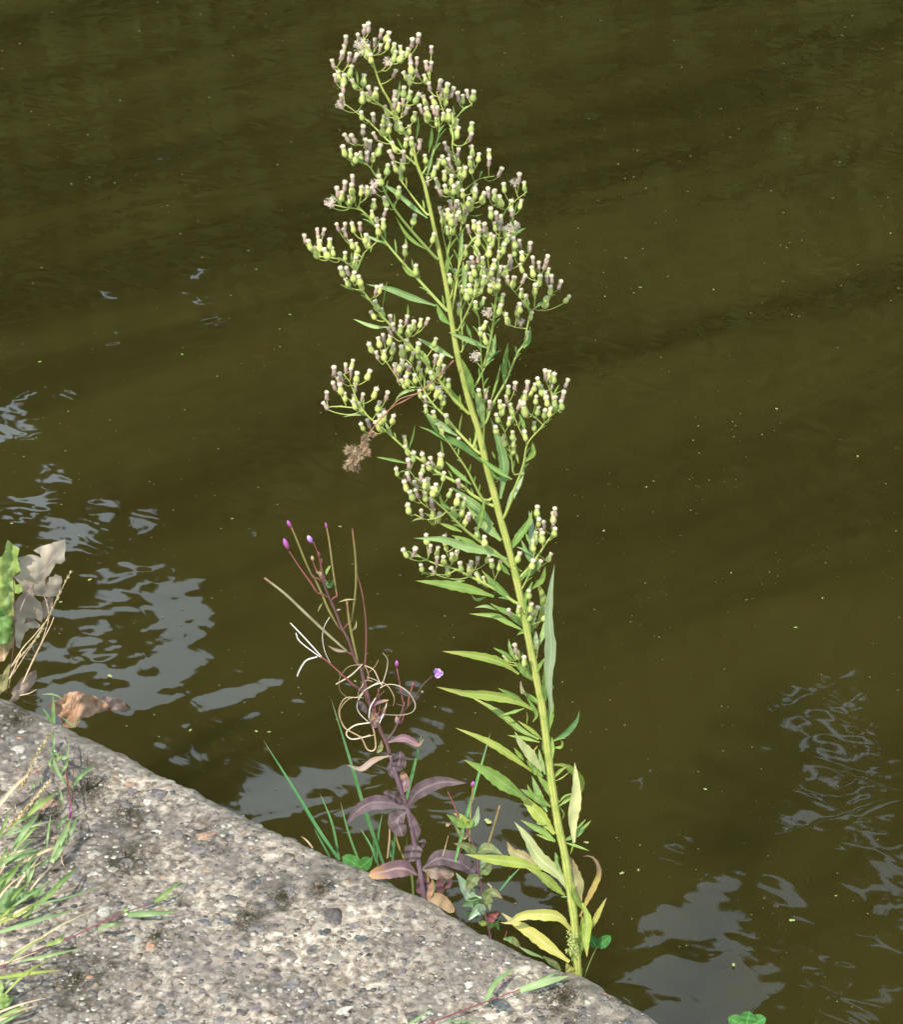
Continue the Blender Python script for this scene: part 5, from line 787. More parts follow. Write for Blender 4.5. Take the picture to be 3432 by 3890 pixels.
# ============================================================ rushes behind the concrete edge
RY = edge_y(1330, 3290, .045); pr = Plant(RY)
rroot = thing('rush_clump', 'thin upright green blades behind the concrete edge, left of the purple plant', 'grass', ony(1330, 3300, RY))
for Q, wz, mt in [([(610, 1200), (470, 1000), (300, 720), (88, 378)], 24, 'rush'), ([(925, 1260), (800, 900), (680, 500), (553, 92)], 24, 'rush'), ([(612, 1200), (560, 950), (477, 743)], 17, 'rush'), ([(770, 1270), (680, 1030), (618, 798)], 15, 'rush'), ([(1065, 800), (1120, 580), (1177, 342)], 23, 'rush'), ([(868, 1220), (830, 1110), (755, 985)], 16, 'rush'), ([(1122, 1500), (1112, 1330), (1085, 1200), (1070, 1020)], 16, 'grassb'),
                  ([(1062, 1210), (1010, 1080), (975, 930)], 14, 'wither'), ([(975, 1210), (990, 1100), (990, 990)], 18, 'rush'), ([(865, 1190), (880, 1010), (908, 885)], 18, 'rush'), ([(545, 1180), (490, 1080), (438, 985)], 14, 'rush'), ([(940, 1190), (955, 1050), (955, 900)], 12, 'straptan'), ([(430, 1120), (390, 1070), (348, 1038)], 12, 'straw'), ([(880, 1250), (850, 1120), (845, 1050)], 14, 'rush'), ([(600, 1200), (520, 1060), (470, 990)], 20, 'rush'), ([(800, 1230), (830, 1210), (838, 1165)], 8, 'rush'), ([(960, 1180), (975, 1110), (970, 1060)], 26, 'rush'), ([(1250, 1440), (1262, 1380), (1250, 1330)], 16, 'grassb'), ([(1240, 1330), (1330, 1300), (1375, 1350)], 10, 'rush')]:
    make_leaf(pr, rroot, 'V', Q, wz, mt, 'grass', 'blade', dy=rng.uniform(-.015, .02), reach=rng.uniform(-.15, .25), fold=.6, tilt=rng.uniform(-.3, .3), n=18, wav=.04)
# ============================================================ small green willowherb between the two tall plants
SY = edge_y(1862, 3550, .03); ps2 = Plant(SY)
sroot = thing('young_willowherb', 'short leafy willowherb with bronze paired leaves between the purple plant and tall weed', 'plant', ony(1864, 3560, SY))
ST = SL('F', [(440, 1350), (420, 1290), (370, 1080), (340, 860), (310, 690), (290, 500), (220, 330), (185, 235)])
for q in dens(ST): ps2.add(q, 0, -1)
multi(ps2, sroot, ST[1:], 9, 7, 'maroon', 'stem')
for reg, Q, wz, mt, kd in [('F', [(312, 695), (345, 600), (325, 500)], 92, 'mint', 'point'), ('F', [(315, 700), (390, 640), (425, 550)], 96, 'small', 'point'), ('F', [(335, 930), (220, 910), (80, 680)], 140, 'mint', 'point'), ('F', [(335, 725), (260, 745), (185, 860)], 126, 'small', 'point'), ('F', [(300, 510), (200, 430), (60, 395)], 92, 'small', 'point'), ('F', [(295, 490), (400, 450), (545, 510)], 112, 'small', 'point'),
    ('F', [(190, 250), (280, 170), (305, 25)], 72, 'mint', 'point'), ('F', [(195, 240), (100, 190), (-10, 110)], 80, 'green', 'point'), ('F', [(205, 300), (160, 340), (60, 200)], 44, 'small', 'lance'), ('F', [(370, 1090), (300, 1040), (205, 1150)], 120, 'mint', 'point'), ('F', [(355, 990), (440, 880), (545, 935)], 130, 'small', 'point'), ('F', [(385, 1160), (460, 1100), (510, 1075)], 90, 'red', 'point'), ('F', [(400, 1240), (460, 1160), (510, 1250)], 90, 'dkgreen', 'point'),
    ('F', [(345, 990), (240, 970), (140, 1010)], 120, 'dkgreen', 'point'), ('F', [(360, 1060), (250, 1080), (160, 1060)], 90, 'dkgreen', 'point'), ('F', [(390, 1180), (330, 1180), (300, 1160)], 60, 'ygreen', 'point'), ('F', [(180, 250), (230, 190), (180, 150)], 70, 'green', 'point'), ('F', [(200, 250), (240, 210), (250, 170)], 50, 'green', 'lance'), ('F', [(350, 900), (400, 960), (420, 1060)], 70, 'small', 'point'), ('F', [(190, 240), (140, 150), (60, 100)], 60, 'ygreen', 'lance'), ('F', [(405, 860), (430, 830), (395, 790)], 16, 'straptan', 'strap')]:
    make_leaf(ps2, sroot, reg, Q, wz, mt, kd, reach=rng.uniform(-.5, .3), tilt=rng.uniform(-.4, .4), wav=.12, edge=.04)
for q in SL('V', [(1500, 1080), (1490, 1000), (1500, 900)]): ps2.add(q, 0, -1)
make_tube(ps2, sroot, 'V', [(1505, 1090), (1510, 900), (1528, 705)], 14, 'pod', 'seed_pod', dy=0, reach=.05, tip=.7); make_tube(ps2, sroot, 'V', [(1440, 945), (1400, 830), (1355, 735)], 15, 'red', 'seed_pod', dy=0); make_tube(ps2, sroot, 'V', [(1625, 1120), (1670, 980), (1712, 830)], 17, 'pod', 'seed_pod', dy=0, reach=-.1, tip=.8)
make_tube(ps2, sroot, 'V', [(1320, 1185), (1340, 1110), (1360, 1035)], 10, 'straptan', 'seed_pod', dy=.01); make_tube(ps2, sroot, 'V', [(1420, 1200), (1440, 1150), (1450, 1130)], 12, 'red', 'seed_pod', dy=.01); make_tube(ps2, sroot, 'F', [(560, 1340), (572, 1300), (582, 1255)], 22, 'red', 'red_stub', dy=.01)
make_tube(ps2, sroot, 'F', [(215, 320), (175, 300), (150, 420)], 12, 'red', 'side_stalk'); make_tube(ps2, sroot, 'F', [(200, 245), (225, 170), (235, 90), (238, 0)], 11, 'pod', 'side_stalk')
blob(ps2, sroot, 'flower', 'V', (1527, 683), 15, 22, 'pink', 15)
make_leaf(ps2, sroot, 'V', [(1340, 965), (1355, 962), (1372, 955)], 26, 'brown', 'point', dy=-.01)
b2 = thing('long_grass_blade', 'single long blue green grass blade standing between the purple leaf and the tall weed', 'grass', ony(1735, 3262, SY + .03)); pg2 = Plant(SY + .02)
make_leaf(pg2, b2, 'V', [(1405, 1215), (1470, 950), (1530, 750), (1600, 500), (1652, 322)], 24, 'rush', 'grass', 'blade', dy=0, reach=.1, tilt=.1, fold=.5)
b3 = thing('short_grass_blade', 'short thin grass blade leaning over water just left of the tall weed base', 'grass', ony(1900, 3380, SY + .02))
make_leaf(pg2, b3, 'F', [(515, 855), (610, 740), (725, 622)], 20, 'rush', 'grass', 'blade', dy=0, reach=.1, tilt=.1, fold=.5)
gc_ = thing('creeping_grass', 'low green grass creeping along the concrete edge toward the tall weed', 'grass', ony(*S('F', (560, 1330)), SY + .01)); pgc = Plant(edge_y(1990, 3640, .012))
for Q, wz, mt in [([(550, 1330), (640, 1340), (720, 1420)], 70, 'small'), ([(690, 1400), (820, 1470), (900, 1500), (950, 1530)], 34, 'grass'), ([(940, 1500), (1030, 1560), (1110, 1640)], 60, 'small'), ([(560, 1320), (610, 1330), (650, 1310)], 40, 'clover')]:
    make_leaf(pgc, gc_, 'F', Q, wz, mt, 'lance', 'blade', dy=0, reach=0, tilt=.2)
# ============================================================ clovers
def clover(label, reg, stalk, lobes, Y):
    pc = Plant(Y); q = S(reg, stalk[0]); root = thing('clover', label, 'clover', ony(q[0], q[1], Y)); pc.add(S(reg, stalk[-1]), 0, 0)
    make_tube(pc, root, reg, stalk, 11 if reg == 'F' else 8, 'grassb', 'stalk', dy=0, tip=.7)
    for (c, t, w_) in lobes:
        cx, cy = c; n = 14; P = path3(pc, [S(reg, c), S(reg, ((c[0] + t[0]) / 2, (c[1] + t[1]) / 2)), S(reg, t)], 0, rng.uniform(-.006, .004), 1, n); s_ = pxm(P[0]); hw = [w_ / RG[reg][2] * .5 * s_ * math.sqrt(max(.004, 1 - (2 * min(1, (k / n) ** .85) - 1) ** 2)) for k in range(n + 1)]
        mb = MB(); mb.ribbon(P, hw, rng.uniform(-.2, .2), .2, 0, .05, rng); mb.build('leaflet', M['clover'], root)
clover('green clover with two round leaflets right beside the base of the tall weed', 'F', [(1325, 1760), (1380, 1600), (1455, 1430), (1470, 1405)], [((1462, 1410), (1390, 1290), 92), ((1470, 1412), (1600, 1300), 110)], HY + .01)
clover('bright green clover with round leaflets at the foot of the thin upright blades', 'V', [(770, 1300), (765, 1270), (760, 1245)], [((765, 1255), (632, 1180), 96), ((762, 1255), (830, 1190), 90), ((760, 1265), (700, 1225), 60)], edge_y(1370, 3300, .02))
clover('green clover over the water, cut off by the bottom edge', 'S', [(2800, 4200), (2830, 4000), (2838, 3900)], [((2838, 3895), (2850, 3842), 66), ((2836, 3900), (2768, 3868), 58), ((2842, 3900), (2912, 3868), 60)], edge_y(2838, 4070, .05))
# ============================================================ left edge: lobed green plant, big dead leaf, straw, brown leaf
LY = edge_y(30, 2700, .05); pL = Plant(LY)
def poly_leaf(name, parent, reg, outline, mat, dyf, step=22, rumple=.0022, seed=0, label=None, pl_=None):
    """leaf blade with the given outline in photo places, filled with a fine net and curved in depth"""
    pl_ = pl_ or pL; q = SL(reg, outline); d = []
    for i in range(len(q)):
        a, b = q[i], q[(i + 1) % len(q)]; k = max(1, int(math.dist(a, b) / 10))
        for j in range(k): t = j / k; n_ = mnoise.noise(Vector((a[0] + (b[0] - a[0]) * t, a[1] + (b[1] - a[1]) * t, seed)) * .07) * 5; d.append((a[0] + (b[0] - a[0]) * t + n_, a[1] + (b[1] - a[1]) * t + n_))
    xs = [p[0] for p in d]; ys = [p[1] for p in d]
    def inside(x, y):
        c = False; j = len(d) - 1
        for i in range(len(d)):
            if (d[i][1] > y) != (d[j][1] > y) and x < (d[j][0] - d[i][0]) * (y - d[i][1]) / (d[j][1] - d[i][1]) + d[i][0]: c = not c
            j = i
        return c
    pts = [Vector(p) for p in d]; n0 = len(pts); y = min(ys); st_ = step * .5; row = 0
    while y < max(ys):
        x = min(xs) + (row % 2) * st_ * .5
        while x < max(xs):
            if inside(x, y): pts.append(Vector((x, y)))
            x += st_
        y += st_; row += 1
    r = delaunay_2d_cdt(pts, [(i, (i + 1) % n0) for i in range(n0)], [], 1, 1e-6); V, F = r[0], r[2]
    verts = [pl_.pt((v.x, v.y), dyf(v.x, v.y) + rumple * (mnoise.noise(Vector((v.x, v.y, seed * 7)) * .03) + .5 * mnoise.noise(Vector((v.x, v.y, seed)) * .08))) for v in V]
    sx = max(xs) - min(xs); sy = max(ys) - min(ys); uvs = [[((V[i].x - min(xs)) / sx, (V[i].y - min(ys)) / sy) for i in f] for f in F]
    me_ = mesh_from(verts, [tuple(f) for f in F], None, uvs, name, M[mat]); o = link(name, me_, parent)
    if label: o['label'] = label
    return o
big = thing('dead_leaf', 'large grey mauve dead lobed leaf standing upright at the left edge of the picture', 'dead leaf', ony(50, 2500, LY + .03))
poly_leaf('blade', big, 'L', [(150, 1160), (138, 1000), (130, 740), (212, 650), (190, 560), (132, 492), (185, 455), (178, 340), (240, 285), (310, 270), (395, 300), (385, 270), (320, 232), (400, 195), (490, 158), (570, 140), (635, 132), (632, 230), (620, 340), (590, 365), (540, 360), (500, 420), (480, 480), (430, 515), (440, 560), (465, 590), (455, 560), (480, 500), (540, 465), (590, 480), (602, 540), (580, 620), (540, 670), (480, 690), (400, 680), (325, 668), (345, 700), (390, 735), (410, 800), (408, 890), (395, 925), (330, 890), (270, 885), (215, 900), (235, 945), (290, 935), (340, 915), (385, 950), (370, 985), (290, 990), (245, 1030), (215, 1090), (195, 1190)], 'deadgrey', lambda x, y: .02 + .025 * (x / 250) ** 2 - .01 * math.sin((y - 2050) / 70), seed=3, rumple=.004)
make_tube(pL, big, 'L', [(148, 925), (220, 750), (290, 600), (350, 505)], 18, 'pinkrib', 'midrib', dy=.012, reach=.12, tip=.3)
for Q in ([(300, 590), (200, 430)], [(330, 540), (440, 400), (560, 250)], [(260, 670), (350, 640)], [(350, 520), (330, 400)]): make_tube(pL, big, 'L', Q, 6, 'pinkrib', 'side_vein', dy=.018, reach=.12, tip=.3)
for (c, m_) in (([(430, 515), (455, 500), (470, 560), (440, 590)], 'brown'), ([(215, 900), (270, 885), (330, 892), (340, 915), (290, 938), (235, 946)], 'tan'), ([(400, 740), (445, 700), (515, 690), (500, 800), (450, 870), (420, 900), (405, 850)], 'tan')): poly_leaf('curled_lobe', big, 'L', c, m_, lambda x, y: .045, seed=5)
dock = thing('lobed_green_plant', 'ragged bright green lobed leaf on a dark red stem at the far left edge', 'plant', ony(45, 2560, LY)); 
poly_leaf('leaf', dock, 'L', [(-60, 330), (15, 285), (50, 195), (80, 135), (130, 180), (190, 215), (180, 270), (165, 320), (180, 360), (190, 420), (150, 460), (130, 500), (150, 570), (200, 560), (215, 620), (180, 655), (135, 640), (128, 700), (130, 1110), (60, 1140), (0, 1150), (-60, 1130), (-60, 700)], 'grassb', lambda x, y: -.004 * math.cos(x / 14), seed=8, rumple=.012)
poly_leaf('leaf', dock, 'L', [(-60, 640), (60, 620), (128, 700), (132, 900), (130, 1120), (100, 1200), (30, 1300), (-60, 1330), (-60, 900)], 'olive', lambda x, y: .004, seed=9, rumple=.01)
poly_leaf('leaf', dock, 'L', [(-60, 820), (20, 780), (60, 850), (128, 900), (100, 960), (130, 1010), (90, 1060), (100, 1120), (0, 1140), (-60, 1150)], 'deep', lambda x, y: -.012, seed=19, rumple=.01)
poly_leaf('leaf', dock, 'L', [(-60, 1450), (20, 1430), (60, 1380), (90, 1330), (125, 1330), (100, 1480), (90, 1560), (20, 1620), (-60, 1680)], 'olive', lambda x, y: -.004, seed=10, rumple=.008, label='olive brown lower leaf')
make_tube(pL, dock, 'L', [(60, 1640), (95, 1400), (130, 1150), (142, 800), (125, 480)], 13, 'maroon', 'stem', dy=-.008, tip=.6)
def straw_head(root, reg, Q, wz, dy, seeds=70, pl_=None, mat='straw'):
    pl_ = pl_ or pL; o, P = make_tube(pl_, root, reg, Q, wz * .4, mat, 'stalk', dy=dy, tip=.5, n=24); mb = MB(); s_ = pxm(P[0]); w = wz / RG[reg][2] * s_
    for k in range(seeds):
        i = rng.randrange(3, len(P) - 1); a = P[i].lerp(P[i + 1], rng.random()); t = (P[i + 1] - P[i]).normalized(); sdv = Vector((rng.gauss(0, 1), rng.gauss(0, 1), rng.gauss(0, 1))); sdv = (sdv - t * sdv.dot(t)).normalized(); n = 4; Ls = rng.uniform(.7, 1.3) * w
        e = a + (t + sdv * .35).normalized() * Ls + sdv * w * .15; mb.ribbon([a.lerp(e, j / n) for j in range(n + 1)], [w * .16 * prof('lance', j / n) for j in range(n + 1)], rng.random() * 2, .3)
    mb.build('seeds', M[mat], root)
sh = thing('straw_seed_stalks', 'pale straw seed stalks leaning right in front of the large dead leaf', 'dry grass', ony(*S('L', (100, 1600)), LY - .02))
straw_head(sh, 'L', [(105, 1365), (200, 1260), (340, 1090), (460, 890), (530, 740), (600, 600), (690, 432)], 34, -.03, 110); straw_head(sh, 'L', [(85, 1490), (190, 1330), (300, 1160), (420, 990)], 26, -.02, 40); straw_head(sh, 'L', [(215, 1530), (290, 1370), (370, 1200), (430, 1040), (470, 900), (465, 800), (440, 700)], 26, -.035, 60)
for Q, wz in [([(105, 1365), (220, 1180), (310, 1080), (460, 900)], 16), ([(215, 1530), (340, 1250), (480, 980), (520, 880)], 18), ([(190, 1640), (280, 1620), (352, 1580)], 12), ([(85, 1480), (110, 1440), (200, 1230)], 20)]: make_tube(pL, sh, 'L', Q, wz, 'straw', 'stalk', dy=-.04, tip=.4)
bl = thing('small_dead_leaf', 'small tan dead leaf with toothed edge at the foot of the straw stalks', 'dead leaf', ony(*S('L', (110, 1690)), LY - .03))
poly_leaf('blade', bl, 'L', [(80, 1695), (130, 1715), (180, 1670), (240, 1620), (300, 1570), (335, 1510), (350, 1460), (350, 1395), (300, 1410), (250, 1450), (200, 1475), (160, 1530), (120, 1580), (105, 1620), (125, 1640)], 'tan', lambda x, y: -.03 + .0004 * (x - 80), seed=12, rumple=.008); make_tube(pL, bl, 'L', [(120, 1690), (210, 1560), (290, 1420)], 10, 'straw', 'midrib', dy=-.034)
pE = Plant(edge_y(250, 2760, .03)); pE2 = pE
dl = thing('fallen_brown_leaf', 'crumpled russet dead leaf over the concrete edge, its pale tip above water', 'dead leaf', ony(*S('L', (600, 1900)), pE.Y))
poly_leaf('blade', dl, 'L', [(455, 1745), (500, 1700), (560, 1685), (610, 1665), (600, 1630), (700, 1605), (740, 1598), (800, 1620), (870, 1628), (930, 1650), (990, 1685), (1060, 1740), (1110, 1775), (1000, 1795), (900, 1830), (800, 1858), (745, 1930), (700, 1960), (620, 1960), (585, 1860), (520, 1780)], 'brown', lambda x, y: .012 * math.sin((x - 180) / 26) + .0003 * (x - 180) - .00012 * (y - 2700), seed=14, rumple=.012)
poly_leaf('pale_tip', dl, 'L', [(960, 1690), (1005, 1655), (1110, 1655), (1180, 1690), (1262, 1778), (1240, 1798), (1190, 1798), (1100, 1778), (1040, 1740)], 'tan', lambda x, y: .02 + .0003 * (x - 180), seed=15, rumple=.006)
for Q in ([(740, 1600), (770, 1700), (700, 1900)], [(600, 1780), (690, 1750), (720, 1640)], [(700, 1640), (690, 1760), (710, 1900)]): make_tube(pE, dl, 'L', Q, 8, 'drystem', 'vein', dy=-.012, tip=.4)
sg = thing('grass_shoot', 'small upright green grass shoot beside the russet dead leaf on the concrete edge', 'grass', ony(*S('L', (510, 1970)), pE.Y - .03))
for Q, wz, k in [([(508, 1985), (512, 1850), (510, 1720), (509, 1603)], 42, 'grass'), ([(505, 1910), (450, 1820), (413, 1762)], 32, 'grass'), ([(595, 1672), (560, 1645), (480, 1625), (398, 1632)], 16, 'grass'), ([(730, 1950), (735, 1880), (742, 1815)], 14, 'grassb'), ([(710, 1940), (650, 1890), (590, 1850)], 18, 'grass')]: make_leaf(pE, sg, 'L', Q, wz, k, 'grass', 'blade', dy=-.035, reach=.05, tilt=.1, fold=.5)
# ============================================================ grass lying and standing on the concrete
class Flat:
    """points just above the concrete: dy is used as height"""
    def __init__(s): s.nodes = []
    def pt(s, q, h=0.0): return onz(q[0], q[1], .004 + max(0, h))
    def near(s, q): return (999, -1)
fl = Flat()
def arch(root, reg, Q, wz, mat, name='blade', lift=.012, kind='grass', n=16):
    """blade rooted low at its first point and arched lift metres above the concrete"""
    q = SL(reg, Q); L = [0]
    for i in range(len(q) - 1): L.append(L[-1] + math.dist(q[i], q[i + 1]))
    P = catmull([onz(a[0], a[1], .005 + lift * math.sin(math.pi * (.12 + .7 * L[i] / L[-1])) ) for i, a in enumerate(q)], n); w_ = 1.25 * wz / RG[reg][2]
    mb = MB(); mb.ribbon(P, [prof(kind, k / n) * w_ * .5 * pxm(P[0]) for k in range(n + 1)], rng.uniform(-.3, .3), .45, 0, .05, rng, rng.uniform(-.3, .3)); return mb.build(name, M[mat], root)
def lyingtube(root, reg, Q, wz, mat, name, lift=.006, tip=.5):
    q = SL(reg, Q); P = catmull([onz(a[0], a[1], .004 + lift * (i > 0)) for i, a in enumerate(q)], 20); mb = MB(); mb.tube(P, [wz / RG[reg][2] * .5 * pxm(P[0]) * (1 - (1 - tip) * k / 20) for k in range(21)], 6); return mb.build(name, M[mat], root), P
t1 = thing('grass_tuft', 'green grass tuft with reddish stalk bases standing on the upper left part of the concrete', 'grass', onz(*S('G', (600, 900)), 0))
for Q, wz, mt in [([(608, 655), (700, 545), (820, 458)], 30, 'grass'), ([(440, 1300), (500, 1150), (560, 1030), (600, 910)], 42, 'grass'), ([(582, 640), (500, 530), (418, 295)], 24, 'grass'), ([(465, 360), (560, 400), (590, 228)], 24, 'grass'), ([(450, 360), (458, 240), (460, 150)], 18, 'grass'), ([(480, 1010), (540, 940), (590, 880)], 22, 'grass'), ([(560, 1130), (620, 1010), (660, 900)], 26, 'grass'), ([(535, 830), (525, 740), (508, 655)], 16, 'grass'), ([(445, 470), (500, 400), (515, 360)], 18, 'grassb'), ([(470, 520), (420, 450), (490, 330)], 16, 'grass'), ([(560, 440), (600, 420), (640, 440)], 14, 'grass'), ([(500, 540), (560, 480), (575, 400)], 20, 'grass')]: arch(t1, 'G', Q, wz, mt, lift=.022)
for Q, wz, mt in [([(598, 905), (600, 780), (590, 660), (555, 470)], 18, 'red'), ([(615, 780), (625, 640), (625, 480), (640, 280)], 10, 'maroon'), ([(595, 915), (605, 860), (610, 810)], 26, 'pink'), ([(585, 680), (570, 600), (555, 500)], 12, 'red')]: lyingtube(t1, 'G', Q, wz, mt, 'stalk', .02)
t2 = thing('grass_tuft', 'larger green grass tuft spreading in from the left border across the concrete', 'grass', onz(-60, 3300, 0))
for Q, wz, mt in [([(120, 1160), (230, 1000), (330, 880)], 38, 'grass'), ([(200, 925), (350, 800), (500, 688)], 34, 'grassb'), ([(-30, 1350), (150, 1225), (350, 1188)], 32, 'grass'), ([(390, 1600), (520, 1470), (672, 1330)], 32, 'grassb'), ([(398, 1180), (410, 1050), (432, 890)], 16, 'grass'), ([(-30, 1560), (100, 1400), (195, 1265)], 28, 'grassb'), ([(-30, 1345), (160, 1200), (295, 1088)], 24, 'grass'), ([(340, 1330), (400, 1280), (445, 1245)], 20, 'grass'), ([(220, 1470), (235, 1360), (265, 1275)], 24, 'grass'), ([(-30, 1330), (40, 1230), (65, 1150)], 20, 'grassb'), ([(-10, 1070), (40, 960), (72, 840)], 22, 'grassb'), ([(260, 850), (320, 780), (375, 715)], 16, 'grass'), ([(280, 700), (285, 650), (270, 600)], 16, 'grass'), ([(130, 1180), (260, 1040), (360, 930)], 20, 'grassb'), ([(-30, 1460), (60, 1390), (140, 1330)], 22, 'grass'), ([(10, 1290), (130, 1230), (210, 1230)], 18, 'grass'), ([(240, 1560), (330, 1440), (440, 1330)], 12, 'straw'), ([(150, 1480), (260, 1340), (390, 1180)], 10, 'straw'), ([(60, 1330), (100, 1200), (170, 1100)], 14, 'grass'), ([(-20, 1420), (30, 1320), (50, 1240)], 16, 'straw'), ([(340, 640), (350, 600), (370, 560)], 12, 'grassb'), ([(300, 500), (325, 540), (335, 600)], 14, 'red'), ([(125, 880), (128, 830), (128, 790)], 10, 'straptan')]: arch(t2, 'G', Q, wz, mt, lift=.024)
for Q, wz, mt in [([(130, 430), (290, 290), (442, 143)], 24, 'grassb'), ([(70, 405), (250, 345), (400, 310), (655, 213)], 9, 'grass'), ([(-20, 518), (200, 450), (445, 378)], 20, 'grass'), ([(100, 640), (330, 480), (572, 368)], 11, 'straw'), ([(-20, 775), (180, 745), (358, 728)], 18, 'ygreen'), ([(-20, 1010), (80, 960), (175, 928)], 15, 'grassb'), ([(-20, 950), (40, 920), (80, 878)], 20, 'grassb'), ([(560, 495), (640, 470), (705, 465)], 18, 'grass'), ([(120, 675), (300, 640), (475, 600)], 15, 'grass'), ([(-20, 470), (120, 400), (240, 320)], 12, 'ygreen'), ([(60, 250), (170, 110), (250, 20)], 14, 'grass'), ([(-20, 145), (130, 80), (240, 45)], 18, 'grass'), ([(150, 250), (180, 170), (200, 90)], 16, 'grass'), ([(-20, 460), (130, 380), (230, 330)], 12, 'straw'), ([(265, 585), (340, 560), (370, 520)], 20, 'grassb'), ([(80, 630), (200, 560), (300, 500)], 8, 'straw'), ([(-20, 270), (60, 190), (110, 110)], 20, 'grassb'), ([(300, 110), (340, 40), (370, -20)], 26, 'grass'), ([(350, 50), (352, 110), (380, 160)], 8, 'straptan')]: arch(t2, 'H', Q, wz, mt, lift=.02)
for k in range(24):   # finer blades between the larger ones
    y0 = rng.uniform(2950, 3900); L_ = rng.uniform(90, 300); a = R(rng.uniform(18, 62)); x0 = rng.uniform(-70, 40); q = [(x0, y0), (x0 + L_ * .55 * math.cos(a), y0 - L_ * .55 * math.sin(a)), (x0 + L_ * math.cos(a * .85), y0 - L_ * math.sin(a * .85))]
    arch(t2, 'S', q, rng.uniform(5, 11), rng.choice(['grass', 'grass', 'grassb', 'straw', 'ygreen']), lift=rng.uniform(.008, .03))
for Q, wz in [([(150, 700), (225, 570), (285, 430), (350, 320), (432, 185)], 50), ([(25, 1045), (180, 880), (300, 750), (445, 580)], 50)]:
    r_ = thing('dry_grass_head', 'tawny dry grass seed head ' + ('nearest the russet leaf' if wz == 50 and Q[0][0] == 150 else 'lying through the larger grass tuft'), 'dry grass', onz(*S('G', Q[0]), 0))
    o, P = lyingtube(r_, 'G', Q, 14, 'straw', 'stalk', .02); mb = MB(); w = wz / 2.254 * pxm(P[0])
    for k in range(170):
        i = rng.randrange(2, 20); a = P[i].lerp(P[i - 1], rng.random()); t = (P[i] - P[i - 1]).normalized(); sdv = Vector((rng.gauss(0, 1), rng.gauss(0, 1), rng.gauss(0, 1))); sdv = (sdv - t * sdv.dot(t)).normalized(); e = a + (t + sdv * .5).normalized() * w * rng.uniform(.5, .9)
        mb.ribbon([a.lerp(e, j / 3) for j in range(4)], [w * .3 * prof('lance', j / 3 * .95) for j in range(4)], rng.random() * 2, .3)
    mb.build('seeds', M['straw'], r_)
dk = thing('sow_thistle_leaf', 'green toothed weed leaf lying on the concrete at the lower left border', 'plant', onz(*S('H', (40, 350)), 0))
me_pts = [(-60, 300), (20, 285), (60, 262), (120, 258), (150, 280), (200, 262), (255, 280), (240, 300), (180, 312), (150, 330), (110, 335), (95, 360), (75, 390), (70, 425), (40, 430), (20, 400), (-10, 405), (-60, 380)]
class FlatP:
    def pt(s, q, dy=0): return onz(q[0], q[1], .018 + dy)
poly_leaf('blade', dk, 'H', me_pts, 'grass', lambda x, y: .006 * math.sin(x / 22), seed=31, rumple=.012, pl_=FlatP()); 
poly_leaf('blade', dk, 'H', [(-60, 790), (0, 785), (20, 830), (10, 860), (45, 870), (60, 900), (30, 950), (-60, 960)], 'grassb', lambda x, y: .004, seed=32, rumple=.01, pl_=FlatP())
r1 = thing('grass_runner', 'thin reddish grass runner crossing the concrete from the left border, green tip leaves', 'grass', onz(*S('H', (0, 710)), 0))
lyingtube(r1, 'H', [(-30, 725), (100, 665), (280, 590), (420, 535), (540, 475), (700, 405), (880, 342)], 9, 'red', 'runner', .006, .7)
lyingtube(r1, 'H', [(-10, 700), (90, 670), (210, 625)], 12, 'straw', 'runner', .009, .5)
for Q, wz, mt in [([(878, 343), (950, 285), (1042, 213)], 18, 'grassb'), ([(728, 410), (860, 403), (1015, 396)], 30, 'grass'), ([(700, 412), (710, 385), (728, 360)], 16, 'grass'), ([(880, 345), (960, 310), (1030, 285)], 8, 'ygreen')]: arch(r1, 'H', Q, wz, mt, lift=.012)
r3 = thing('grass_runner', 'purple stemmed grass runner, its leaves reaching to the base of the tall weed', 'grass', onz(*S('J', (560, 889)), 0))
lyingtube(r3, 'J', [(500, 920), (570, 880), (700, 830), (840, 778), (1005, 718)], 8, 'red', 'runner', .006, .7)
for Q, wz, mt in [([(1000, 725), (1110, 690), (1245, 652)], 30, 'grass'), ([(834, 778), (880, 690), (978, 608)], 22, 'grass'), ([(445, 895), (570, 815)], 12, 'grass'), ([(1090, 672), (1150, 650), (1205, 618)], 10, 'grass'), ([(640, 872), (720, 874), (820, 878)], 9, 'grass')]: arch(r3, 'J', Q, wz, mt, lift=.012)
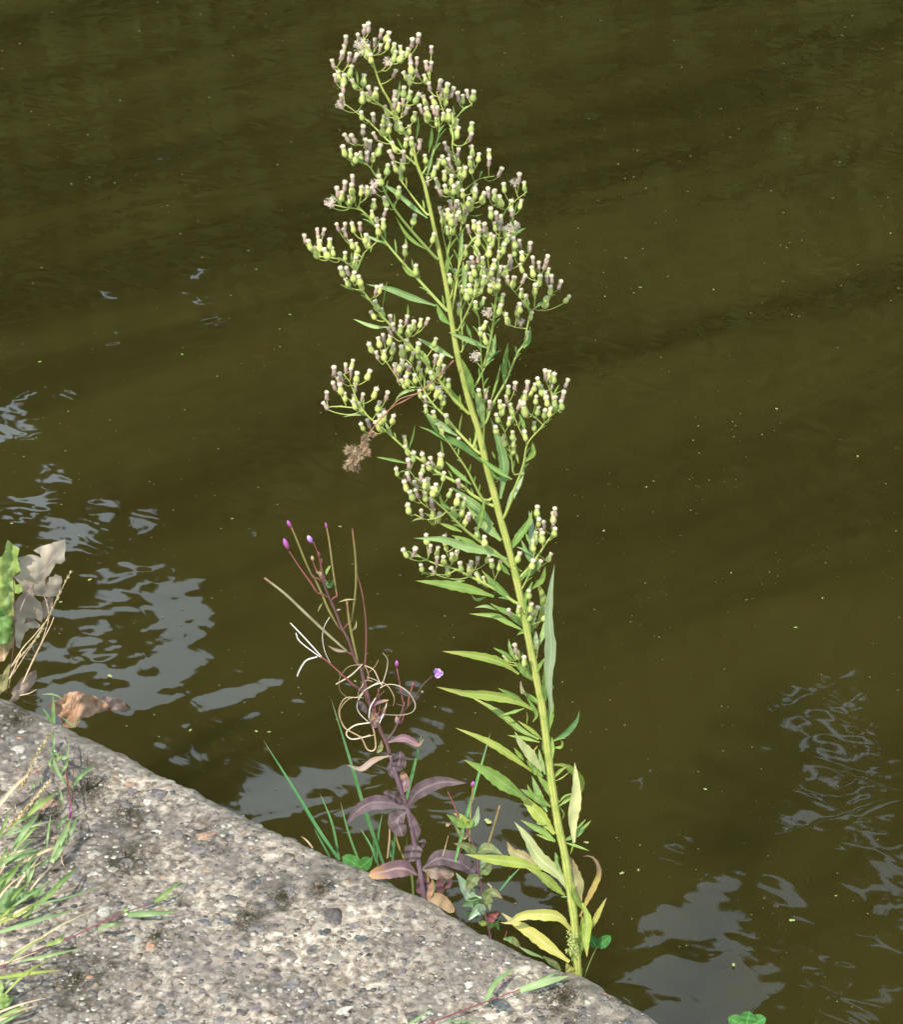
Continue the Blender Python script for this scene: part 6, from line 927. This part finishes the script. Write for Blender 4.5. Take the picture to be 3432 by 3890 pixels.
# ============================================================ specks drifting on the water
WEED = [(2436, 1091, 8), (3261, 1732, 8), (3027, 2383, 8), (3007, 3495, 14), (2789, 3666, 12), (1858, 3122, 22), (2427, 3303, 9), (2232, 3200, 12), (2366, 3315, 12), (456, 380, 5), (338, 2202, 10), (232, 2286, 8), (1103, 1194, 6), (974, 1022, 5), (880, 1970, 6), (3127, 2271, 6), (2954, 1553, 7), (2712, 1100, 6), (2300, 1126, 5), (2683, 2998, 8), (152, 1373, 8), (2456, 1850, 6), (2296, 2015, 7), (45, 1988, 7), (1350, 2588, 8), (415, 2565, 14), (3386, 885, 6), (975, 2778, 8), (1020, 2780, 8), (724, 2772, 9), (690, 1345, 7), (270, 698, 6), (3180, 3402, 7), (2050, 2170, 5), (2780, 2175, 6), (1294, 2000, 8)]
base_w = None
for i, (x, y, r) in enumerate(WEED):
    c = onz(x, y, WATER_Z + .0025); rr_ = r * pxm(c) * .5; 
    if base_w is None:
        mb = MB()
        for (ox, oy, s) in ((0, 0, 1), (1.1, .7, .75)):
            b = len(mb.v); n = 9; mb.v.append(Vector((ox, oy, .22)))
            for k in range(n): a = k / n * 6.283; mb.v.append(Vector((ox + math.cos(a) * s, oy + math.sin(a) * s * .85, .08)))
            for k in range(n): mb.face((b, b + 1 + k, b + 1 + (k + 1) % n))
            for k in range(n): a = k / n * 6.283; mb.v.append(Vector((ox + math.cos(a) * s * .9, oy + math.sin(a) * s * .8, -.3)))
            for k in range(n): mb.face((b + 1 + k, b + 1 + n + k, b + 1 + n + (k + 1) % n, b + 1 + (k + 1) % n))
        base_w = mesh_from(mb.v, mb.f, mb.m, mb.uv, 'duckweed', M['weed'])
    o = bpy.data.objects.new('duckweed', base_w); COL.objects.link(o); o.location = c; o.scale = (rr_, rr_ * 1.3, rr_ * .5); o.rotation_euler = (0, 0, rng.random() * 6.28)
    tag(o, 'tiny yellow green duckweed speck floating on the open water', 'water plant', 'duckweed specks floating on the canal')

# fine scum drifting on the water: too many and too small to count
mb = MB()
for k in range(2600):
    px, py = rng.uniform(-200, 3600), rng.uniform(-200, 3950)
    if mnoise.noise(Vector((px / 420, py / 260, 3))) + rng.uniform(-.5, .5) < 0: continue
    c = onz(px, py, WATER_Z + .0012); s = rng.choice([.0005, .0007, .0009, .0016]) * (c.y / 2.6); a = rng.random() * 6.28; u = Vector((math.cos(a), math.sin(a), 0)) * s; v = Vector((-math.sin(a), math.cos(a), 0)) * s * .8; i = len(mb.v)
    mb.v += [c - u, c + v + Vector((0, 0, .0004)), c + u, c - v]; mb.face((i, i + 3, i + 2, i + 1))
M['scum'] = simplemat('scum', (0.08, 0.075, 0.035), (0.24, 0.22, 0.12), 60)
tag(mb.build('floating_scum', M['scum'], None, False), 'fine pale specks of scum drifting on the canal', kind='stuff')
